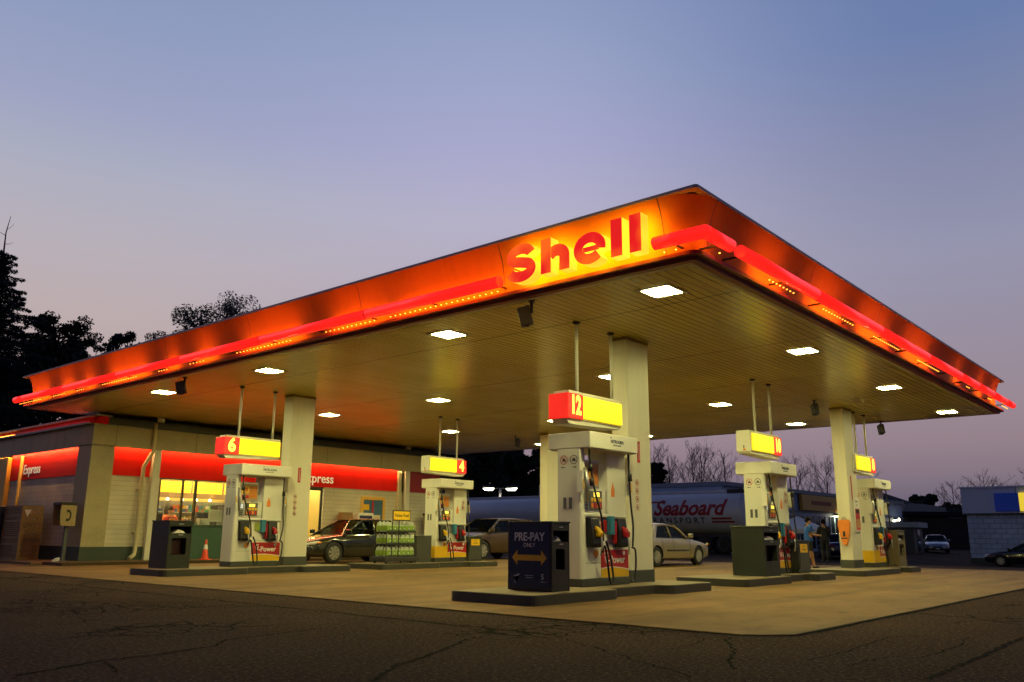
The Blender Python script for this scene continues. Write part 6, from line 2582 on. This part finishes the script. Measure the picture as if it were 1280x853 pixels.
house(1078, 1152, 92, 612, 634, 'dark house with twin chimneys rising behind the shop row', chimney=(-0.10, 0.10))
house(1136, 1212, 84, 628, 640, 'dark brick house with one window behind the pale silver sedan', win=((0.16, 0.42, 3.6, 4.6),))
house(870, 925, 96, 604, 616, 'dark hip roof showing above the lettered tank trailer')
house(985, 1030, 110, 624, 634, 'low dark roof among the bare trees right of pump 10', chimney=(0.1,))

# right-hand block building, lit by the dusk sky
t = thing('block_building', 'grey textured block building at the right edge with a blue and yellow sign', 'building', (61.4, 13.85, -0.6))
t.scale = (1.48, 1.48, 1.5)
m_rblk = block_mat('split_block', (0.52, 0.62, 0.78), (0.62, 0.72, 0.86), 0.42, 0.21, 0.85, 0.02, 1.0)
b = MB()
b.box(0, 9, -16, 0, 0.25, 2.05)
b.build('wall', m_rblk, t)
b = MB()
b.box(-0.05, 9, -16, 0.02, 0, 0.249)
b.build('plinth', m_plin, t)
b = MB()
b.box(-0.12, 9.1, -16, 0.12, 2.051, 3.15)
b.box(-0.16, 9.1, -16, 0.16, 3.151, 3.22)
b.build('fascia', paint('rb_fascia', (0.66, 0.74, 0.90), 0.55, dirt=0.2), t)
b = MB()
b.box(-0.14, -0.121, -16, 0.1, 2.055, 2.10)
for y in (-2.0, -5.5, -9):
    b.box(-0.126, -0.1205, y - 0.01, y + 0.01, 2.1, 3.15)
b.build('fascia_seam', m_mull, t)
b = MB()
b.box(-0.22, -0.125, -2.10, -1.18, 2.18, 2.92, 0, 0.02)
sg = b.build('sign_blue', glow('rb_blue', (0.004, 0.015, 0.13), 0.45, base=(0.01, 0.03, 0.2)), t)
b = MB()
b.box(-0.225, -0.126, -3.3, -2.102, 2.18, 2.92, 0, 0.02)
b.build('sign_yellow', glow('rb_yellow', (1.0, 0.72, 0.05), 0.75, base=(0.8, 0.6, 0.05)), t)

# parking-lot lamps beyond the tanker
def lot_lamp(px, d, heads, label, hgt):
    p = gnd(px, d)
    t = thing('car_park_lamp', label, 'lamp post', (p.x, p.y, p.z), math.atan2(rv.y, rv.x), 'tall lamps in the lot behind')
    b = MB()
    b.tube([(0, 0, 0), (0, 0, hgt)], [0.11, 0.07], 10)
    b.build('pole', m_silv, t)
    for s_ in heads:
        b = MB()
        b.box(min(0.0, s_ * 0.9), max(0.0, s_ * 0.9), -0.04, 0.04, hgt - 0.08, hgt + 0.0)
        b.prism([(s_ * 0.35, 0.0), (s_ * 1.42, 0.06), (s_ * 1.36, 0.22), (s_ * 0.55, 0.18)] if s_ > 0 else [(s_ * 0.35, 0.0), (s_ * 0.55, 0.18), (s_ * 1.36, 0.22), (s_ * 1.42, 0.06)], 'y', -0.28, 0.28, 0)
        for v in b.bm.verts:
            pass
        h_ = b.build('lamp_head', m_grey, t)
        if hgt:
            h_.location = (0, 0, hgt - 0.05)
            for v in h_.data.vertices:
                if v.co.z > hgt - 0.2:
                    v.co.z -= hgt - 0.05
        b = MB()
        x0, x1 = sorted((s_ * 0.45, s_ * 1.35))
        b.prism([(x0, -0.02), (x1, 0.03), (x1 - 0.15, -0.16), (x0 + 0.15, -0.16)], 'y', -0.24, 0.24, 0)
        g = b.build('lamp_glass', glow('lot_lamp', (1.0, 0.92, 0.74), 9.0), h_)
    return t


lot_lamp(624.5, 66, (-1, 1), 'twin headed lamp post rising above the unlettered tank trailer', 4.6)
lot_lamp(556, 66, (1,), 'single lamp head just right of pump 4', 4.7)
lot_lamp(675, 66, (1,), 'thin lamp post close to the left edge of pump 12', 4.85)

# ------------------------------------------------------------------ trees
m_bark = paint('bark', (0.020, 0.017, 0.015), 0.9, dirt=0.4)
m_leafd = paint('needles', (0.014, 0.022, 0.013), 0.8, dirt=0.6, dscale=0.6)
m_leaf = paint('leaves', (0.020, 0.030, 0.016), 0.75, dirt=0.6, dscale=0.6)


def leaves(mb, c, R, n, size, rng, sq=0.75):
    for _ in range(n):
        while True:
            v = Vector((rng.uniform(-1, 1), rng.uniform(-1, 1), rng.uniform(-1, 1)))
            if v.length <= 1:
                break
        p = Vector(c) + Vector((v.x * R, v.y * R, v.z * R * sq))
        a = Vector((rng.gauss(0, 1), rng.gauss(0, 1), rng.gauss(0, 1))).normalized()
        b_ = a.orthogonal().normalized()
        s_ = size * rng.uniform(0.6, 1.4)
        mb.bm.faces.new([mb.bm.verts.new(p - a * s_), mb.bm.verts.new(p + b_ * s_ * 0.55), mb.bm.verts.new(p + a * s_), mb.bm.verts.new(p - b_ * s_ * 0.55)])


def broadleaf(px, d, ytop, wpx, label, seed, dens=1.0, zlow=0.25, leaf=0.07, dx=0.0):
    rng = random.Random(seed)
    p = at(px, ytop, d)
    Ht = p.z - hgt(p.x, p.y)
    R = wpx * d / F / 2
    t = thing('broadleaf_tree', label, 'tree', (p.x, p.y, hgt(p.x, p.y)), rng.uniform(0, 6), 'dark trees on the skyline')
    tr = MB()
    tr.tube([(0, 0, -0.1), (0.1, 0, Ht * 0.3), (0.0, 0.1, Ht * 0.6), (0.1, 0.0, Ht * 0.85)], [0.035 * Ht * 0.7, 0.024 * Ht * 0.7, 0.016 * Ht * 0.7, 0.006 * Ht], 8)
    cr = MB()
    nb = int(44 * dens)
    for i in range(nb):
        f = rng.uniform(zlow, 0.96)
        a = rng.uniform(0, 2 * PI)
        prof = math.sin(PI * min(1, (f - zlow * 0.5) / (1.04 - zlow * 0.5))) ** 0.42
        rr = R * prof * rng.uniform(0.35, 0.92)
        e = Vector((rr * math.cos(a), rr * math.sin(a), Ht * f))
        s0 = Vector((0.05, 0.05, Ht * max(0.15, f - rng.uniform(0.12, 0.28))))
        mid = s0.lerp(e, 0.5) + Vector((0, 0, 0.05 * Ht * rng.uniform(0, 1)))
        tr.tube([s0, mid, e], [0.008 * Ht, 0.005 * Ht, 0.0015 * Ht], 5)
        for k in range(3):
            q = e + Vector((rng.gauss(0, 1), rng.gauss(0, 1), rng.gauss(0, 0.7))) * R * 0.16
            tr.tube([mid.lerp(e, 0.6), q], [0.003 * Ht, 0.001 * Ht], 4)
            leaves(cr, q, R * rng.uniform(0.10, 0.22), int(120 * dens), leaf * d / 45, rng)
    for _ in range(int(6 * dens)):
        f = rng.uniform(0.62, 0.9)
        a = rng.uniform(0, 6.28)
        leaves(cr, (0.45 * R * math.cos(a), 0.45 * R * math.sin(a), Ht * f), R * 0.26, 420, leaf * 1.3 * d / 45, rng)
    for _ in range(int(5 * dens)):
        leaves(cr, (rng.uniform(-0.3, 0.3) * R, rng.uniform(-0.3, 0.3) * R, Ht * rng.uniform(max(zlow, 0.3), 0.82)), R * rng.uniform(0.35, 0.5), 1100, leaf * 1.9 * d / 45, rng)
    tr.build('trunk', m_bark, t)
    cr.build('crown', m_leaf, t, recalc=False)
    return t


def conifer(px, d, ytop, wpx, label, seed, leaf=0.10, leader=True):
    rng = random.Random(seed)
    p = at(px, ytop, d)
    Ht = p.z - hgt(p.x, p.y)
    R = wpx * d / F / 2
    t = thing('conifer_tree', label, 'tree', (p.x, p.y, 0), 0, 'dark trees on the skyline')
    tr = MB()
    tr.tube([(0, 0, -0.1), (0, 0, Ht * 0.5), (0.05, 0, Ht * 0.97)], [0.32, 0.2, 0.04], 8)
    if leader:
        tr.tube([(0.05, 0, Ht * 0.96), (0.0, -0.05, Ht * 1.04), (0.10, -0.12, Ht * 1.10)], [0.05, 0.03, 0.012], 5)
        for f, a in ((1.0, 0.5), (1.03, 3.2), (1.05, 5.0)):
            e = Vector((math.cos(a), math.sin(a), 0)) * 0.38
            tr.tube([(0.02, 0, Ht * f), Vector((0.02, 0, Ht * f)) + e + Vector((0, 0, 0.12)), Vector((0.02, 0, Ht * f)) + e * 1.5 + Vector((0, 0, 0.3))], [0.018, 0.011, 0.006], 4)
    cr = MB()
    z = Ht * 0.10
    while z < Ht * 0.97:
        f = z / Ht
        n = rng.randint(5, 7)
        a0 = rng.uniform(0, 6)
        for k in range(n):
            L = R * (1.02 - f) ** 0.92 * rng.uniform(0.6, 1.1) + 0.2
            a = a0 + 2 * PI * k / n + rng.uniform(-0.3, 0.3)
            dv = Vector((math.cos(a), math.sin(a), 0))
            tip = dv * L + Vector((0, 0, z - 0.10 * L + 0.12 * L * rng.uniform(-1, 1.6)))
            mid = dv * L * 0.5 + Vector((0, 0, z - 0.10 * L))
            tr.tube([(0, 0, z), mid, tip], [0.05, 0.03, 0.01], 4)
            m_ = max(4, int(L * 7))
            for i in range(m_):
                u = (i + 1) / m_
                q = mid.lerp(tip, (u - 0.5) * 2) if u > 0.5 else Vector((0, 0, z)).lerp(mid, u * 2)
                leaves(cr, q - Vector((0, 0, 0.10)), 0.10 + 0.20 * (1 - u) + 0.05 * L * (1 - u), 26, leaf * 0.8, rng, 0.7)
        z += Ht * 0.024 * rng.uniform(0.8, 1.25)
    tr.build('trunk', m_bark, t)
    cr.build('crown', m_leafd, t, recalc=False)
    return t


def bare(px, d, ytop, label, seed, spread=0.5, group='bare trees against the dusk sky'):
    rng = random.Random(seed)
    p = at(px, ytop, d)
    Ht = p.z - hgt(p.x, p.y)
    t = thing('bare_tree', label, 'tree', (p.x, p.y, hgt(p.x, p.y)), rng.uniform(0, 6), group)
    tr = MB()
    tw = MB()
    tr.tube([(0, 0, -0.1), (0.05, 0, Ht * 0.35), (0, 0.06, Ht * 0.7), (0.03, 0, Ht)], [0.14, 0.09, 0.045, 0.012], 7)

    def grow(p0, dv, L, r, lev):
        e = p0 + dv * L
        mid = p0 + dv * L * 0.5 + Vector((rng.gauss(0, 1), rng.gauss(0, 1), 0.3)) * L * 0.05
        tw.tube([p0, mid, e], [r, r * 0.75, r * 0.4], 4 if lev else 5)
        if lev >= 3 or L < 0.35:
            return
        for k in range(3 + (lev == 0)):
            u = rng.uniform(0.3, 1.0)
            b_ = p0.lerp(e, u)
            nd = (dv + Vector((rng.gauss(0, 1), rng.gauss(0, 1), rng.uniform(0.0, 0.8))) * 0.45).normalized()
            grow(b_, nd, L * rng.uniform(0.4, 0.62), max(0.008, r * 0.5), lev + 1)
    n = 15
    for i in range(n):
        f = 0.22 + 0.72 * i / n
        a = rng.uniform(0, 2 * PI)
        dv = Vector((math.cos(a) * spread, math.sin(a) * spread, 1.0 - 0.35 * (1 - f))).normalized()
        grow(Vector((0.02, 0.02, Ht * f)), dv, Ht * (1.05 - f) * 0.55 * rng.uniform(0.7, 1.15) + 0.3, 0.036 * (1.2 - f) + 0.010, 0)
    tr.build('trunk', m_bark, t)
    tw.build('crown', m_bark, t)
    return t


conifer(5, 46, 305, 350, 'tall dark conifer with a dead leader at the left edge', 3)
conifer(-55, 50, 345, 300, 'second dark conifer cut by the left edge of the picture', 5, leader=False)
broadleaf(78, 52, 388, 120, 'dark leafy tree just right of the tall conifer', 11, 1.3, 0.1)
broadleaf(25, 56, 430, 150, 'dark bushy tree filling below the tall conifer', 12, 1.3, 0.05)
broadleaf(152, 56, 411, 95, 'round topped dark tree between conifer and canopy edge', 13, 1.2, 0.15)
broadleaf(105, 60, 425, 110, 'low dark tree over the left end of the neon tube', 16, 1.2, 0.1)
broadleaf(276, 50, 364, 170, 'dark leafy crown rising over the middle of the long canopy edge', 14, 1.3, 0.2, 0.07)
broadleaf(205, 62, 440, 120, 'dark tree mostly hidden behind the left canopy edge', 15, 1.1, 0.1)
broadleaf(520, 78, 520, 150, 'dark tree behind the shop and pump 4', 21, 1.4, 0.05, 0.09)
broadleaf(590, 80, 530, 120, 'black tree mass behind the twin headed lamp', 22, 1.5, 0.03, 0.09)
broadleaf(630, 86, 540, 70, 'slim black tree right of the twin headed lamp', 23, 1.2, 0.03, 0.09)
broadleaf(684, 82, 540, 62, 'black tree beside the left edge of pump 12 cap', 24, 1.2, 0.03, 0.09)
broadleaf(655, 92, 592, 80, 'low black tree between the two slim ones', 25, 1.4, 0.02, 0.09)
broadleaf(814, 90, 583, 46, 'small dark evergreen right of the front column', 27, 1.5, 0.02, 0.09)
broadleaf(1150, 105, 620, 44, 'dark round tree between the skyline houses', 28, 1.3, 0.02, 0.08)
broadleaf(1190, 115, 632, 60, 'low dark tree on the skyline left of the block building', 29, 1.2, 0.02, 0.08)
bl = ('first bare tree right of the front column', 'thin bare tree beside the first one', 'tall bare tree above the lettered tank trailer', 'bare tree with upright twigs near the tanker end', 'bare tree just left of pump 10', 'bare tree just right of pump 10', 'wide bare tree left of the right column', 'bare tree partly behind the right column')
for k, (px, yt, sp_) in enumerate(((822, 560, 0.35), (836, 574, 0.3), (864, 558, 0.42), (876, 562, 0.4), (905, 570, 0.5), (994, 572, 0.42), (1032, 578, 0.6), (1046, 556, 0.6))):
    bare(px, 88 + 3 * (k % 3), yt, bl[k], 40 + k, sp_)
bare(1228, 92, 588, 'bare spreading tree behind the block building', 60, 0.95)
bare(1190, 98, 605, 'small bare tree left of the block building corner', 62, 0.8)
bare(1284, 94, 582, 'bare tree at the right edge of the picture', 61, 0.95)
